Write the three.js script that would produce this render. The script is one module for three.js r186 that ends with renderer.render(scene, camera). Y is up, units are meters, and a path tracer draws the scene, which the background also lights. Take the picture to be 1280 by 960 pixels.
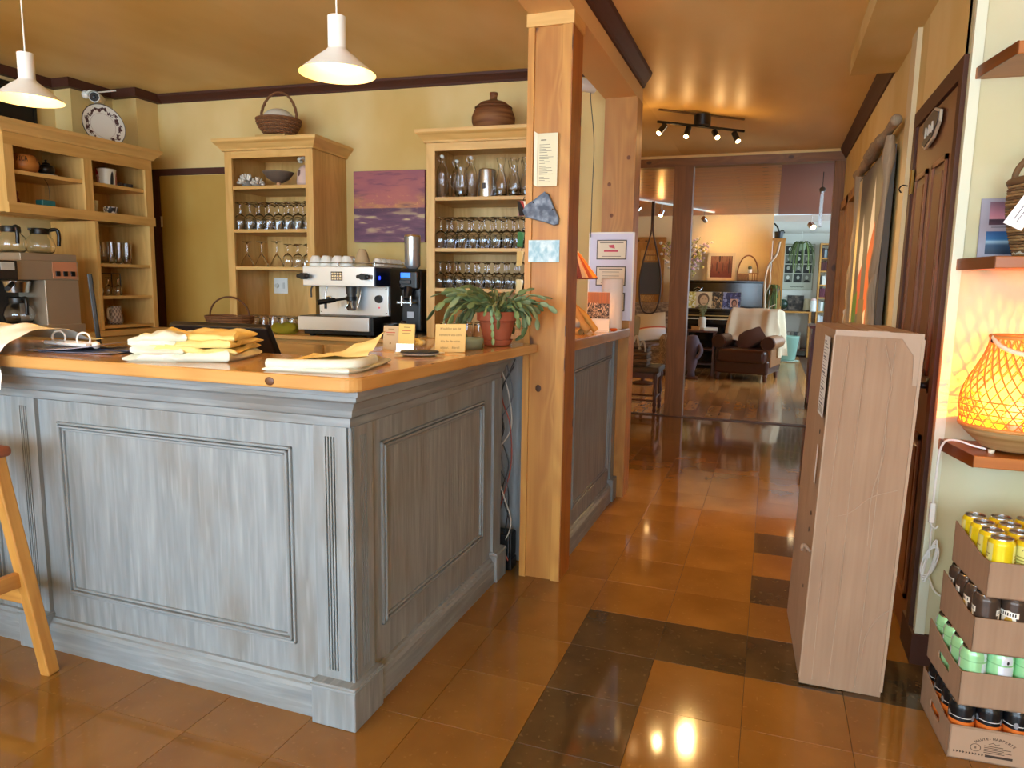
import * as THREE from 'three';
import { RoundedBoxGeometry } from 'three/addons/geometries/RoundedBoxGeometry.js';
import { mergeGeometries, mergeVertices } from 'three/addons/utils/BufferGeometryUtils.js';
import { RectAreaLightUniformsLib } from 'three/addons/lights/RectAreaLightUniformsLib.js';

// ---------- camera ----------
const scene = new THREE.Scene();
const V = (x, y, z) => new THREE.Vector3(x, y, z);
const EYE = 1.307, FOCAL = 890;
const camera = new THREE.PerspectiveCamera(2 * Math.atan(480 / FOCAL) * 180 / Math.PI, 1280 / 960, 0.05, 60);
{
  const fwd = V(326, -120, FOCAL).normalize();              // image directions (right, down, forward) of the corridor and of plumb lines
  const down = V(-105, 6420, FOCAL); down.addScaledVector(fwd, -down.dot(fwd)).normalize();
  const ex = V(0, 0, 0).crossVectors(down, fwd), ey = down.clone().negate(), ez = fwd.clone().negate();
  const m = new THREE.Matrix4().makeBasis(V(ex.x, ey.x, ez.x), V(-ex.y, -ey.y, -ez.y), V(-ex.z, -ey.z, -ez.z));
  camera.quaternion.setFromRotationMatrix(m);
  camera.position.set(0, EYE, 0);
}
scene.add(camera);
// ---------- light and exposure ----------
const renderer = new THREE.WebGLRenderer({ antialias: true });
renderer.toneMapping = THREE.LinearToneMapping;
renderer.toneMappingExposure = 1.08;
renderer.shadowMap.enabled = true;
renderer.shadowMap.type = THREE.PCFSoftShadowMap;
RectAreaLightUniformsLib.init();
scene.background = new THREE.Color(0.75, 0.88, 1.0);        // sky outside the windows
const sun = new THREE.DirectionalLight(0xfff0d8, 80);         // sun through the street windows: falls on the floor behind the camera
sun.position.set(-1.5, 7, 8.2); sun.target.position.set(-.6, 0, 1.7); sun.castShadow = true; sun.name = 'sun';
Object.assign(sun.shadow.camera, { left: -7, right: 7, top: 7, bottom: -7, near: .5, far: 30 }); sun.shadow.mapSize.set(2048, 2048); scene.add(sun, sun.target);
const WARM = 0xffb45a, DAY = new THREE.Color(0.60, 0.82, 1.0);
function windowLight(x, y, z, w, h, power, lx, ly, lz, color = DAY) {
  const l = new THREE.RectAreaLight(color, power, w, h);
  l.position.set(x, y, z); l.lookAt(lx, ly, lz); l.name = 'window_daylight'; scene.add(l);
}
windowLight(-3.3, 1.55, 3.02, 1.5, 1.6, 16, -3.3, 1.55, -5);
windowLight(-1.3, 1.55, 3.02, 1.5, 1.6, 16, -1.3, 1.55, -5);
windowLight(1.0, 1.55, 3.02, 1.7, 1.6, 16, 1.0, 1.55, -5);
windowLight(2.36, 1.5, -13.6, 1.8, 1.7, 6, -5, 1.5, -13.6);   // lounge windows
windowLight(2.36, 1.5, -10.2, 2.2, 1.7, 9, -5, 1.5, -10.2);
function point(parent, x, y, z, color, power, size = 1) {
  const l = new THREE.PointLight(color, power); l.position.set(x, y, z); l.castShadow = true; l.shadow.radius = size; l.name = 'glow'; parent.add(l); return l;
}
function spot(parent, from, to, color, power, angle = 0.6, pen = 0.7) {
  const l = new THREE.SpotLight(color, power, 0, angle, pen); l.position.set(...from); l.castShadow = true; l.name = 'beam_light';
  const t = new THREE.Object3D(); t.position.set(...to); t.name = 'beam_target'; parent.add(t); parent.add(l); l.target = t; return l;
}

// ---------- helpers ----------
function rng(a) { return () => { a |= 0; a = a + 0x6D2B79F5 | 0; let t = Math.imul(a ^ a >>> 15, 1 | a); t = t + Math.imul(t ^ t >>> 7, 61 | t) ^ t; return ((t ^ t >>> 14) >>> 0) / 4294967296; }; }
const R = rng(7);
const rr = (a, b) => a + (b - a) * R();
const clamp = (x, a = 0, b = 1) => Math.min(b, Math.max(a, x)), mixn = (a, b, t) => a + (b - a) * t;
function hash(x, y, s) { let h = Math.imul(x, 374761393) + Math.imul(y, 668265263) + Math.imul(s, 1442695041); h = Math.imul(h ^ h >>> 13, 1274126177); return ((h ^ h >>> 16) >>> 0) / 4294967296; }
function pn(x, y, px, py, s) {   // periodic value noise
  const x0 = Math.floor(x), y0 = Math.floor(y); let fx = x - x0, fy = y - y0; fx = fx * fx * (3 - 2 * fx); fy = fy * fy * (3 - 2 * fy);
  const m = (a, p) => ((a % p) + p) % p, a = m(x0, px), b = m(x0 + 1, px), c = m(y0, py), d = m(y0 + 1, py);
  return mixn(mixn(hash(a, c, s), hash(b, c, s), fx), mixn(hash(a, d, s), hash(b, d, s), fx), fy);
}
function fbm(u, v, px, py, s, oct = 4) { let r = 0, a = 0.5, n = 0; for (let i = 0; i < oct; i++) { r += a * pn(u * px, v * py, px, py, s + i); n += a; a *= 0.5; px *= 2; py *= 2; } return r / n; }
const hex = (h) => [(h >> 16 & 255) / 255, (h >> 8 & 255) / 255, (h & 255) / 255];
const mix3 = (a, b, t) => [mixn(a[0], b[0], t), mixn(a[1], b[1], t), mixn(a[2], b[2], t)];
function tex(w, h, fn, sx = 1, sy = 1, srgb = true) {   // fn(u, v) -> [r, g, b] 0..1; sx, sy: metres that one repeat covers
  const d = new Uint8Array(w * h * 4);
  for (let j = 0; j < h; j++) for (let i = 0; i < w; i++) { const c = fn((i + .5) / w, (j + .5) / h), k = (j * w + i) * 4; for (let q = 0; q < 3; q++) d[k + q] = Math.round(clamp(c[q]) * 255); d[k + 3] = 255; }
  const t = new THREE.DataTexture(d, w, h); t.magFilter = THREE.LinearFilter; t.minFilter = THREE.LinearMipmapLinearFilter; t.generateMipmaps = true;
  t.wrapS = t.wrapT = THREE.RepeatWrapping; t.repeat.set(1 / sx, 1 / sy); if (srgb) t.colorSpace = THREE.SRGBColorSpace; t.needsUpdate = true; return t;
}
function canvasTex(w, h, draw) {
  const c = document.createElement('canvas'); c.width = w; c.height = h; draw(c.getContext('2d'), w, h);
  const t = new THREE.CanvasTexture(c); t.colorSpace = THREE.SRGBColorSpace; return t;
}
const M = (color, rough = 0.6, o = {}) => new THREE.MeshPhysicalMaterial({ color, roughness: rough, ...o });
function woodTex(light, dark, s, { rings = 9, knots = 0, streak = 0.5, w = 256, h = 512, sx = 0.3, sy = 0.9 } = {}) {
  const a = hex(light), b = hex(dark), K = []; const q = rng(s * 97 + 3);
  for (let i = 0; i < knots; i++) K.push([q(), q(), 0.012 + 0.012 * q()]);
  return tex(w, h, (u, v) => {
    let warp = 0, kn = 0;
    for (const [ku, kv, kr] of K) { let du = u - ku, dv = (v - kv); du -= Math.round(du); dv -= Math.round(dv); const d = Math.hypot(du * sx, dv * sy * 0.6); warp += 0.25 * Math.exp(-d * d / (kr * kr * 9)); kn = Math.max(kn, clamp((kr - d) / (kr * 0.35))); }
    const g = fbm(u, v, 3, 2, s, 3), r = 0.5 + 0.5 * Math.sin((u * rings + g * 5 + warp * 6) * 6.283);
    const f = fbm(u, v, 64, 4, s + 11, 3), broad = fbm(u, v, 6, 1, s + 31, 2);
    let t = 0.42 * r * streak + 0.45 * f * streak + 0.5 * broad - 0.12;
    let c = mix3(a, b, clamp(t)); if (kn > 0) c = mix3(c, hex(0x4a2c16), kn * 0.8); return c;
  }, sx, sy);
}
function uvBox(g, grain = 'y', ou = 0, ov = 0) {   // uv in metres, v along the grain
  if (!g.attributes.normal) g.computeVertexNormals();
  const p = g.attributes.position, n = g.attributes.normal, uv = new Float32Array(p.count * 2), ax = { x: 0, y: 1, z: 2 }[grain];
  for (let i = 0; i < p.count; i++) {
    const P = [p.getX(i), p.getY(i), p.getZ(i)], N = [Math.abs(n.getX(i)), Math.abs(n.getY(i)), Math.abs(n.getZ(i))];
    const d = N[0] >= N[1] && N[0] >= N[2] ? 0 : N[1] >= N[2] ? 1 : 2, rest = [0, 1, 2].filter((k) => k !== d);
    const v = rest.includes(ax) ? ax : rest[1], u = rest.find((k) => k !== v);
    uv[2 * i] = P[u] + ou; uv[2 * i + 1] = P[v] + ov;
  }
  g.setAttribute('uv', new THREE.BufferAttribute(uv, 2)); return g;
}
const place = (g, x = 0, y = 0, z = 0, rx = 0, ry = 0, rz = 0) => { if (rx) g.rotateX(rx); if (ry) g.rotateY(ry); if (rz) g.rotateZ(rz); return g.translate(x, y, z); };
// boxes given by their limits; grain axis gives the wood direction
function bx(x0, x1, y0, y1, z0, z1, grain = 'y', r = 0) {
  const w = Math.abs(x1 - x0), h = Math.abs(y1 - y0), d = Math.abs(z1 - z0), rad = Math.min(r, w * .45, h * .45, d * .45);
  const g = rad > 0 ? new RoundedBoxGeometry(w, h, d, 2, rad) : new THREE.BoxGeometry(w, h, d);
  const o = (x0 * 7.3 + y0 * 3.1 + z0 * 5.7); g.translate((x0 + x1) / 2, (y0 + y1) / 2, (z0 + z1) / 2);
  return uvBox(g, grain, o % 1, (o * 1.7) % 1);
}
const cyl = (r0, r1, h, seg = 24, open = false) => new THREE.CylinderGeometry(r1, r0, h, seg, 1, open).translate(0, h / 2, 0);   // base radius, top radius, standing on 0
const lathe = (pts, seg = 32) => new THREE.LatheGeometry(pts.map(([r, y]) => new THREE.Vector2(Math.max(r, 1e-4), y)), seg);
const curve = (pts, closed = false) => new THREE.CatmullRomCurve3(pts.map((p) => p.isVector3 ? p : V(...p)), closed, 'centripetal');
const tube = (pts, r, seg = 24, rs = 8, closed = false) => new THREE.TubeGeometry(curve(pts, closed), seg, r, rs, closed);
function rod(a, b, r, r2 = r, seg = 10) { const A = V(...a), B = V(...b), d = B.clone().sub(A), g = cyl(r, r2, d.length(), seg); g.applyQuaternion(new THREE.Quaternion().setFromUnitVectors(V(0, 1, 0), d.normalize())); return g.translate(A.x, A.y, A.z); }
const ball = (r, x = 0, y = 0, z = 0, sx = 1, sy = 1, sz = 1, s = 16) => new THREE.SphereGeometry(r, s, Math.max(8, s * .75 | 0)).scale(sx, sy, sz).translate(x, y, z);
function extr(pts, depth, bevel = 0) {   // outline in xy, extruded along +z
  const s = new THREE.Shape(pts.map(([x, y]) => new THREE.Vector2(x, y)));
  return new THREE.ExtrudeGeometry(s, { depth, bevelEnabled: bevel > 0, bevelSize: bevel, bevelThickness: bevel, bevelSegments: 2, bevelOffset: -bevel, steps: 1 });
}
function prof(pts, len, grain = 'x') {   // outline (z out, y up) swept along +x from 0 to len
  const g = extr(pts.map(([z, y]) => [-z, y]), len); g.rotateY(Math.PI / 2); return uvBox(g, grain);
}
function join(list) {
  const a = (Array.isArray(list) ? list : [list]).map((g) => { g = g.index ? g.toNonIndexed() : g; for (const k of Object.keys(g.attributes)) if (!['position', 'normal', 'uv'].includes(k)) g.deleteAttribute(k); if (!g.attributes.uv) g.setAttribute('uv', new THREE.BufferAttribute(new Float32Array(g.attributes.position.count * 2), 2)); return g; });
  return a.length > 1 ? mergeGeometries(a) : a[0];
}
const taken = {};
function numbered(n) { const k = taken[n] = (taken[n] ?? -1) + 1; return k ? n + '_' + String(k).padStart(3, '0') : n; }
function obj(name, geo, mat, parent = scene, shadow = true) {
  const m = new THREE.Mesh(Array.isArray(geo) ? join(geo) : geo, mat); m.name = parent === scene ? numbered(name) : name; m.castShadow = shadow; m.receiveShadow = true; parent.add(m); return m;
}
function tag(o, label, category, group, kind) { Object.assign(o.userData, { label, category }); if (group) o.userData.group = group; if (kind) o.userData.kind = kind; return o; }
function thing(name, label, category, p = [0, 0, 0], turn = 0, group) {
  const o = new THREE.Group(); o.name = numbered(name); o.position.set(...p); o.rotation.y = turn; scene.add(o); return tag(o, label, category, group);
}
function struct(name, geo, mat, label, category) { const m = obj(name, geo, mat); tag(m, label, category, null, 'structure'); return m; }
function copy(o, p, turn = 0, label, group) { const c = o.clone(); c.name = numbered(o.name.replace(/_\d{3}$/, '')); c.userData = { ...o.userData }; scene.add(c); c.position.set(...p); c.rotation.y = turn; if (label) c.userData.label = label; if (group) c.userData.group = group; return c; }
// the rear bar wall is turned by four degrees: u runs along it, w comes out of it
const BA = 4 * Math.PI / 180, BC = Math.cos(BA), BS = Math.sin(BA);
const bp = (u, y, w) => [-3 + BC * u + BS * w, y, -4.47 - BS * u + BC * w];

// ---------- shared materials ----------
const T = {
  plaster: tex(512, 512, (u, v) => { const f = fbm(u, v, 3, 3, 5, 5), g = fbm(u, v, 5, 2, 45, 4); return mix3(mix3(hex(0xe4c888), hex(0xcfac62), clamp(f * 2.1 - .55)), hex(0xeedcac), clamp((g - .45) * 1.8)); }, 2.2, 2.2),
  ceiling: tex(512, 512, (u, v) => { const f = fbm(u, v, 2, 5, 15, 5), g = fbm(u, v, 3, 6, 65, 4); return mix3(mix3(hex(0xf0cd84), hex(0xdcb261), clamp(f * 2.2 - .6)), hex(0xf6dca2), clamp((g - .5) * 2)); }, 3, 3),
  pine: woodTex(0xcb9445, 0x965a20, 3, { knots: 3, rings: 5, streak: .55, sx: .4, sy: 1.3 }),
  pineDark: woodTex(0x99652f, 0x5e3b17, 4, { knots: 2, rings: 5, sx: .4, sy: 1.3 }),
  maple: woodTex(0xe4ba72, 0xbd8b44, 8, { rings: 4, streak: .5 }),
  top: woodTex(0xd6a562, 0xa8733a, 12, { knots: 1, rings: 3, streak: .5, sx: .5, sy: 1.4 }),
  walnut: woodTex(0x6a3a20, 0x3b1d0e, 16, { rings: 5 }),
  floorWood: woodTex(0xcb9c62, 0xa0743f, 20, { rings: 2, sx: .3, sy: .7 }),
  tile: tex(256, 256, (u, v) => { const f = fbm(u, v, 4, 4, 25, 5), g = pn(u * 90, v * 90, 90, 90, 3); return mix3(mix3(hex(0x93662c), hex(0x7e531f), clamp(f * 1.7 - .35)), hex(0xa0743c), g > .93 ? .5 : 0); }, .9, .9),
  tileDark: tex(256, 256, (u, v) => { const f = fbm(u, v, 6, 6, 26, 5), g = pn(u * 80, v * 80, 80, 80, 4); return mix3(mix3(hex(0x5c4629), hex(0x43331f), clamp(f * 1.8 - .4)), hex(0x7a6544), g > .9 ? .5 : 0); }, .9, .9),
  paint: tex(512, 512, (u, v) => {
    const s = fbm(u, v, 60, 5, 31, 4), b = fbm(u, v, 9, 4, 32, 4), w = fbm(u, v, 120, 8, 33, 2), l = fbm(u, v, 4, 4, 34, 4);
    let c = mix3(hex(0x8a9194), hex(0xa4abae), clamp(s * 1.6 - .3)); c = mix3(c, hex(0x857d72), clamp((b - .5) * 1.5)); c = mix3(c, hex(0xbcc1c1), clamp((w - .56) * 1.4)); return mix3(c, hex(0x97a3a9), clamp((l - .45) * 1.2));
  }, 1.1, 1.1),
  paintBump: tex(256, 256, (u, v) => { const s = fbm(u, v, 60, 3, 36, 3); return [s, s, s]; }, .6, .6, false),
  card: tex(256, 256, (u, v) => { const f = fbm(u, v, 3, 60, 41, 2), g = fbm(u, v, 3, 3, 42, 3); return mix3(hex(0xa08268), hex(0x8a6c54), clamp(f * .5 + g * .6 - .15)); }, .5, .5),
  wicker: tex(128, 128, (u, v) => { const s = Math.sin(v * 6.283 * 8 + (Math.floor(u * 12) % 2) * Math.PI) * .5 + .5, f = fbm(u, v, 8, 8, 51, 2); return mix3(hex(0x5f3d22), hex(0xa4733f), clamp(s * .7 + f * .4 - .05)); }, .1, .1),
};
const W = {
  plaster: M(0xffffff, .75, { map: T.plaster }), ceiling: M(0xffffff, .42, { map: T.ceiling }),
  pine: M(0xffffff, .5, { map: T.pine }), pineDark: M(0xffffff, .45, { map: T.pineDark }),
  maple: M(0xffffff, .45, { map: T.maple }), top: M(0xffffff, .22, { map: T.top, clearcoat: .6, clearcoatRoughness: .12 }), walnut: M(0xffffff, .4, { map: T.walnut }),
  crown: M(0x4a2412, .65), tile: M(0xffffff, .075, { map: T.tile }), tileDark: M(0xffffff, .075, { map: T.tileDark }),
  grout: M(0x3a2412, .8), paint: M(0xe2e2e2, .55, { map: T.paint, bumpMap: T.paintBump, bumpScale: .0012 }),
  floorWood: M(0xffffff, .2, { map: T.floorWood, clearcoat: .3, clearcoatRoughness: .1 }), card: M(0xffffff, .85, { map: T.card }), wicker: M(0xffffff, .8, { map: T.wicker, bumpMap: T.wicker, bumpScale: .003 }),
  doorBrown: M(0x6e3f22, .45), white: M(0xf1efe6, .4), cream: M(0xe6dcc0, .6), black: M(0x0c0c0d, .35), blackGloss: M(0x060606, .12), steel: M(0xc9ccce, .25, { metalness: 1 }), chrome: M(0xe4e6e8, .1, { metalness: 1 }), darkMetal: M(0x2a2a2c, .4, { metalness: .7 }),
  glass: new THREE.MeshPhysicalMaterial({ color: 0xffffff, roughness: .02, transmission: 1, thickness: 0, ior: 1.45 }), solidGlass: new THREE.MeshPhysicalMaterial({ color: 0xffffff, roughness: .01, transmission: 1, thickness: .003, ior: 1.5 }),
  brass: M(0x9a7a3c, .35, { metalness: .9 }), terracotta: M(0xa35334, .75), paper: M(0xe9e2c8, .85),
};
// ================= THE ROOM =================
const H1 = 2.67, H2 = 2.56, HL = 2.47;
// floor of vinyl tiles
const floor = struct('floor', bx(-5, 3.1, -.12, -.003, -7.26, 3.2), W.grout, 'glossy orange-brown vinyl tile floor with dark accent tiles', 'floor');
{
  const S = .3048, X0 = -.0085, Z0 = -2.70, q = rng(21);
  const tiles = [0, 1, 2, 3, 4].map((i) => uvBox(place(new RoundedBoxGeometry(S - .0012, .006, S - .0012, 1, .0008), 0, -.003, 0), 'z', i * .23, i * .41));
  const zones = [[-1.3, .56, -7.23, -1.3], [-3.3, -1.0, -1.75, -.9], [-2.6, -1.2, -7.23, -4.7], [-1, .9, -1.5, -.9], [.5, 1.1, -2.75, -1.2]];
  const hidden = (x, z) => x < -1.12 && z < -1.72 && z > -4.7;
  for (let i = -12; i < 5; i++) for (let j = -16; j < 8; j++) {
    const cx = X0 + (i + .5) * S, cz = Z0 + (j + .5) * S;
    if (!zones.some(([a, b, c, d]) => cx > a - .1 && cx < b + .1 && cz > c - .05 && cz < d) || hidden(cx, cz)) continue;
    const dark = (i === -2 && j >= 0) || (j === 0 && i >= -1) || (i === 0 && (j === -2 || j === -4)) || (j === 5 && i <= -7);
    const t = obj('tile', tiles[(q() * 5) | 0], dark ? W.tileDark : W.tile, floor); t.position.set(cx, 0, cz);
    const w = j < -4 ? .0022 : .0008; t.rotation.set((q() - .5) * w * 2, 0, (q() - .5) * w * 2);
  }
}
const floorL = struct('floor_lounge', bx(-3.1, 2.5, -.12, -.002, -15.2, -7.26), M(0x4a2d16, .6), 'strip parquet floor of the lounge', 'floor');
{
  const q = rng(5), w = .125, L = .62, tones = [0xffffff, 0xe6d6c4, 0xfff2dc, 0xd2bda4].map((c) => M(c, .2, { map: T.floorWood, clearcoat: .35, clearcoatRoughness: .1 }));
  const geo = [0, 1, 2].map((i) => uvBox(place(new THREE.BoxGeometry(w - .0025, .008, L - .0025), 0, -.004, 0), 'z', i * .37, i * .29)); let n = 0;
  const half = [1, 2].map((k) => uvBox(place(new THREE.BoxGeometry(w - .0025, .008, L * k / 3 - .0025), 0, -.004, 0), 'z', k * .17, k * .33));
  for (let i = 0; i < 22; i++) { let z = -7.302; for (let j = 0; j < 13; j++) {
    const x = -2.2 + (i + .5) * w, l = j || !(i % 3) ? L : L * (i % 3) / 3; z -= l; if (z < -15 || n >= 298) break; if (x > .52 && z > -7.6) continue;
    obj('plank', l < L - .01 ? half[(i % 3) - 1] : geo[(q() * 3) | 0], tones[(q() * 4) | 0], floorL).position.set(x, 0, z + l / 2); n++;
  } }
}
struct('trim_1', bx(-3, .55, 0, .008, -7.3, -7.22, 'x'), W.walnut, 'dark threshold strip between tile and parquet floors', 'threshold');
struct('floor_entry', bx(-4.85, 3, -.003, 0, -.86, 3.08, 'z'), W.tile, 'tiled floor of the shop entrance behind the camera', 'floor');
// ceilings
struct('ceiling', bx(-5, -.9, H1, H1 + .1, -4.75, 3.2, 'x'), W.ceiling, 'mottled ochre gloss ceiling over the bar', 'ceiling');
struct('ceiling_corridor', [bx(-.9, 3.1, H2, H2 + .1, -7.36, 3.2, 'x'), bx(-3.1, -.9, H2, H2 + .1, -7.36, -4.62, 'x')], W.ceiling, 'mottled ochre gloss ceiling over the corridor', 'ceiling');
const ceilL = struct('ceiling_lounge', bx(-3.1, 2.5, HL + .02, HL + .12, -12.42, -7.36), W.pineDark, 'brown board ceiling of the lounge', 'ceiling');
{
  const m = [0xffe0c0, 0xf0c8a0, 0xffd2a8].map((c) => M(c, .3, { map: T.pine })), g = uvBox(place(new THREE.BoxGeometry(3.02, .02, .243), 0, .01, 0), 'x'), q = rng(9);
  for (let j = 0; j < 20; j++) obj('plank', g, m[(q() * 3) | 0], ceilL).position.set(-1.5, HL, -7.5 - j * .2465);
  obj('panel', bx(.012, 2.45, HL, HL + .02, -12.4, -7.4), M(0x8c4a31, .6), ceilL);
}
struct('ceiling_alcove', [bx(-.05, 2.5, 2.36, 2.46, -15.2, -12.42)], M(0xd6d2c8, .8), 'white ceiling of the alcove behind the lounge', 'ceiling');
struct('soffit', bx(.32, .56, 2.45, H2, -4.42, 3.1), W.plaster, 'boxed plaster soffit above the brown door', 'soffit');
// walls
function bwall(name, list, mat, label, cat) { const o = struct(name, list, mat, label, cat); o.position.set(...bp(0, 0, 0)); o.rotation.y = BA; return o; }
bwall('wall_bar', bx(-1.9, 2.02, 0, H1, -.13, 0), W.plaster, 'mottled ochre plaster wall behind the bar cabinets', 'wall');
struct('wall_left', [bx(-4.97, -4.85, 0, H1, -4.75, 3.2, 'y'), bx(-4.86, -4.69, 0, H1, -4.42, -3.83), bx(-4.7, -4.46, 2.22, H1, -4.42, -4.17)], W.plaster, 'ochre plaster wall with boxed corner behind the hutch', 'wall');
const WIN = [[-4.05, -2.55], [-2.05, -.55], [.15, 1.85]];
{
  const l = [bx(-4.97, 3.1, 0, .75, 3.08, 3.2), bx(-4.97, 3.1, 2.35, H1, 3.08, 3.2)]; let x = -4.97;
  for (const [a, b] of [...WIN, [3.1, 3.1]]) { l.push(bx(x, a, .75, 2.35, 3.08, 3.2)); x = b; }
  struct('wall_front', l, W.plaster, 'plaster wall with three street windows', 'wall');
  WIN.forEach(([a, b], i) => { const o = struct('window_' + (i + 1), [bx(a, b, .75, .8, 3.06, 3.18, 'x'), bx(a, b, 2.3, 2.35, 3.06, 3.18, 'x'), bx(a, a + .05, .75, 2.35, 3.06, 3.18), bx(b - .05, b, .75, 2.35, 3.06, 3.18), bx((a + b) / 2 - .02, (a + b) / 2 + .02, .8, 2.3, 3.09, 3.15)], W.pine, 'wooden street window frame', 'window'); o.name = 'window_' + (i + 1); });
}
struct('wall_side', [bx(3, 3.12, 0, H2, -2.84, 3.2)], W.plaster, 'plaster side wall of the shop', 'wall');
struct('wall_shelf', bx(.55, 3.1, 0, H2, -2.84, -2.72), M(0xffffff, .7, { map: tex(256, 256, (u, v) => { const f = fbm(u, v, 3, 3, 7, 5), g = fbm(u, v, 6, 6, 47, 4); return mix3(mix3(hex(0xcfcaa4), hex(0xc0b98c), clamp(f * 1.6 - .3)), hex(0xdad6bc), clamp((g - .5) * 1.8)); }, 1.4, 1.4) }), 'pale ochre plaster wall carrying the wooden shelves', 'wall');
struct('wall_right', [bx(.55, .67, 0, H2, -2.84, -2.8), bx(.55, .67, 2.0, H2, -3.56, -2.84), bx(.55, .67, 0, H2, -5.78, -3.56), bx(.55, .67, 2.0, H2, -6.45, -5.78), bx(.55, .67, 0, H2, -6.62, -6.45), bx(.55, .67, 2.0, H2, -7.1, -6.62), bx(.55, .67, 0, H2, -7.4, -7.1)], W.plaster, 'plaster corridor wall with the brown door and doorways', 'wall');
struct('wall_passage', [bx(-3.1, -3, 0, H2, -12.42, -4.5), bx(-3.1, -1.0, 0, H1, -4.78, -4.66)], W.plaster, 'plaster wall closing the passage beside the lounge', 'wall');
const LW = M(0xe7d2a4, .8), LW2 = M(0xd9d8ce, .8);
struct('wall_lounge', bx(-3.1, -.05, 0, HL + .1, -12.42, -12.3), LW, 'cream wall of the lounge behind the piano', 'wall');
struct('wall_alcove', [bx(-.17, -.05, 0, HL + .1, -15.2, -12.42), bx(-.17, 2.5, 0, HL + .1, -15.22, -15.1)], LW2, 'white alcove wall behind the lounge', 'wall');
struct('wall_lounge_side', [bx(2.4, 2.5, 0, HL + .1, -9.0, -7.4), bx(2.4, 2.5, 0, .6, -11.4, -9), bx(2.4, 2.5, 2.36, HL + .1, -11.4, -9), bx(2.4, 2.5, 0, HL + .1, -12.7, -11.4), bx(2.4, 2.5, 0, .6, -14.5, -12.7), bx(2.4, 2.5, 2.36, HL + .1, -14.5, -12.7), bx(2.4, 2.5, 0, HL + .1, -15.2, -14.5), bx(.55, 2.5, 0, HL + .1, -7.4, -7.36)], LW2, 'white lounge side wall with a window', 'wall');
{ const o = struct('window_4', [bx(2.42, 2.48, .6, .66, -14.5, -12.7, 'z'), bx(2.42, 2.48, 2.3, 2.36, -14.5, -12.7, 'z'), bx(2.42, 2.48, .6, 2.36, -12.76, -12.7), bx(2.42, 2.48, .6, 2.36, -14.5, -14.44)], W.white, 'white lounge window frame', 'window'); }
// beams and posts
struct('beam', [bx(-.995, -.805, 2.39, H1 + .02, -4.47, 3.1, 'z')], M(0xe0ba7c, .5), 'painted ceiling beam carried by the timber posts', 'beam');
struct('beam', [bx(-3, .55, 2.455, 2.535, -7.36, -7.23, 'x')], W.pineDark, 'dark timber beam across the end of the corridor', 'beam');
struct('wall_header', bx(-3, .55, 2.535, H2 + .05, -7.36, -7.24), W.ceiling, 'ochre strip above the corridor beam', 'wall');
const pil = struct('pillar', bx(-.995, -.82, 0, 2.39, -3.06, -2.915), W.pine, 'boxed pine pillar at the end of the bar counter', 'pillar');
obj('corner_board', bx(-1.0, -.972, 0, 2.34, -2.93, -2.905), W.pine, pil); obj('corner_board', bx(-.852, -.815, 0, 2.34, -2.93, -2.905), W.pine, pil);
obj('side_board', bx(-.823, -.811, 0, 2.34, -3.065, -2.906), M(0xe0c8a8, .5, { map: T.pine }), pil); obj('cap', bx(-1.006, -.806, 2.34, 2.39, -3.07, -2.9, 'x'), W.maple, pil);
obj('knot', place(ball(.013, 0, 0, 0, 1, 1.2, .2), -.93, .86, -2.915), M(0x4a2a14, .6), pil);
const pil2 = struct('pillar', bx(-.99, -.80, 0, 2.39, -4.46, -4.28), W.pine, 'knotty pine post at the end of the pay counter', 'pillar');
for (const [x, y] of [[-.95, 1.9], [-.84, 2.05], [-.93, 1.72], [-.86, 1.6]]) obj('knot', place(ball(.011, 0, 0, 0, 1, 1.1, .15), x, y, -4.28), M(0x7a4824, .6), pil2);
struct('pillar', bx(-.965, -.785, 0, 2.455, -7.36, -7.23), W.pineDark, 'dark timber post between corridor and lounge', 'pillar');
struct('pillar', [bx(.465, .55, 0, 2.455, -7.36, -7.24)], W.pineDark, 'dark timber door post beside the red cabinet', 'pillar');
// crown mouldings
const crownP = [[0, 0], [.012, 0], [.018, .012], [.034, .03], [.05, .045], [.055, .06], [0, .06]];
{ const o = bwall('trim_2', place(prof(crownP, 3.9), -1.88, H1 - .06, 0), W.crown, 'dark brown crown moulding above the bar cabinets', 'moulding'); }
struct('trim_3', [bx(-4.85, -4.80, H1 - .06, H1, -3.83, 3.1), bx(-4.85, -4.641, H1 - .0605, H1, -3.83, -3.779), bx(-4.69, -4.64, H1 - .06, H1, -4.13, -3.8), bx(-4.66, -4.409, H1 - .0605, H1, -4.17, -4.119), bx(-4.46, -4.41, H1 - .06, H1, -4.4, -4.14)], W.crown, 'dark brown crown moulding stepping round the wall above the hutch', 'moulding');
struct('trim_4', place(prof(crownP.map(([a, b]) => [a, b * 1.4]), 7.5), 0, 0, 0, 0, Math.PI / 2, 0).translate(-.805, H2 - .084, 3.05), W.crown, 'dark brown crown moulding along the ceiling beam', 'moulding');
struct('trim_5', place(prof(crownP.map(([a, b]) => [a, b * 1.5]), 2.8), 0, 0, 0, 0, -Math.PI / 2, 0).translate(.55, H2 - .09, -7.23), W.crown, 'dark brown crown moulding along the corridor wall', 'moulding');
struct('baseboard_right', [bx(.535, .56, 0, .11, -2.9, -2.72), bx(.535, .56, 0, .11, -5.72, -3.66)], W.crown, 'brown baseboard of the corridor wall', 'baseboard');
struct('baseboard_shelf', bx(.535, 3, 0, .11, -2.725, -2.7), W.crown, 'brown baseboard under the wooden shelves', 'baseboard');
struct('trim_6', bx(.545, .575, .11, 2.45, -2.74, -2.712), M(0xdfe2c8, .6), 'pale corner bead at the wall edge beside the brown door', 'moulding');
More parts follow.
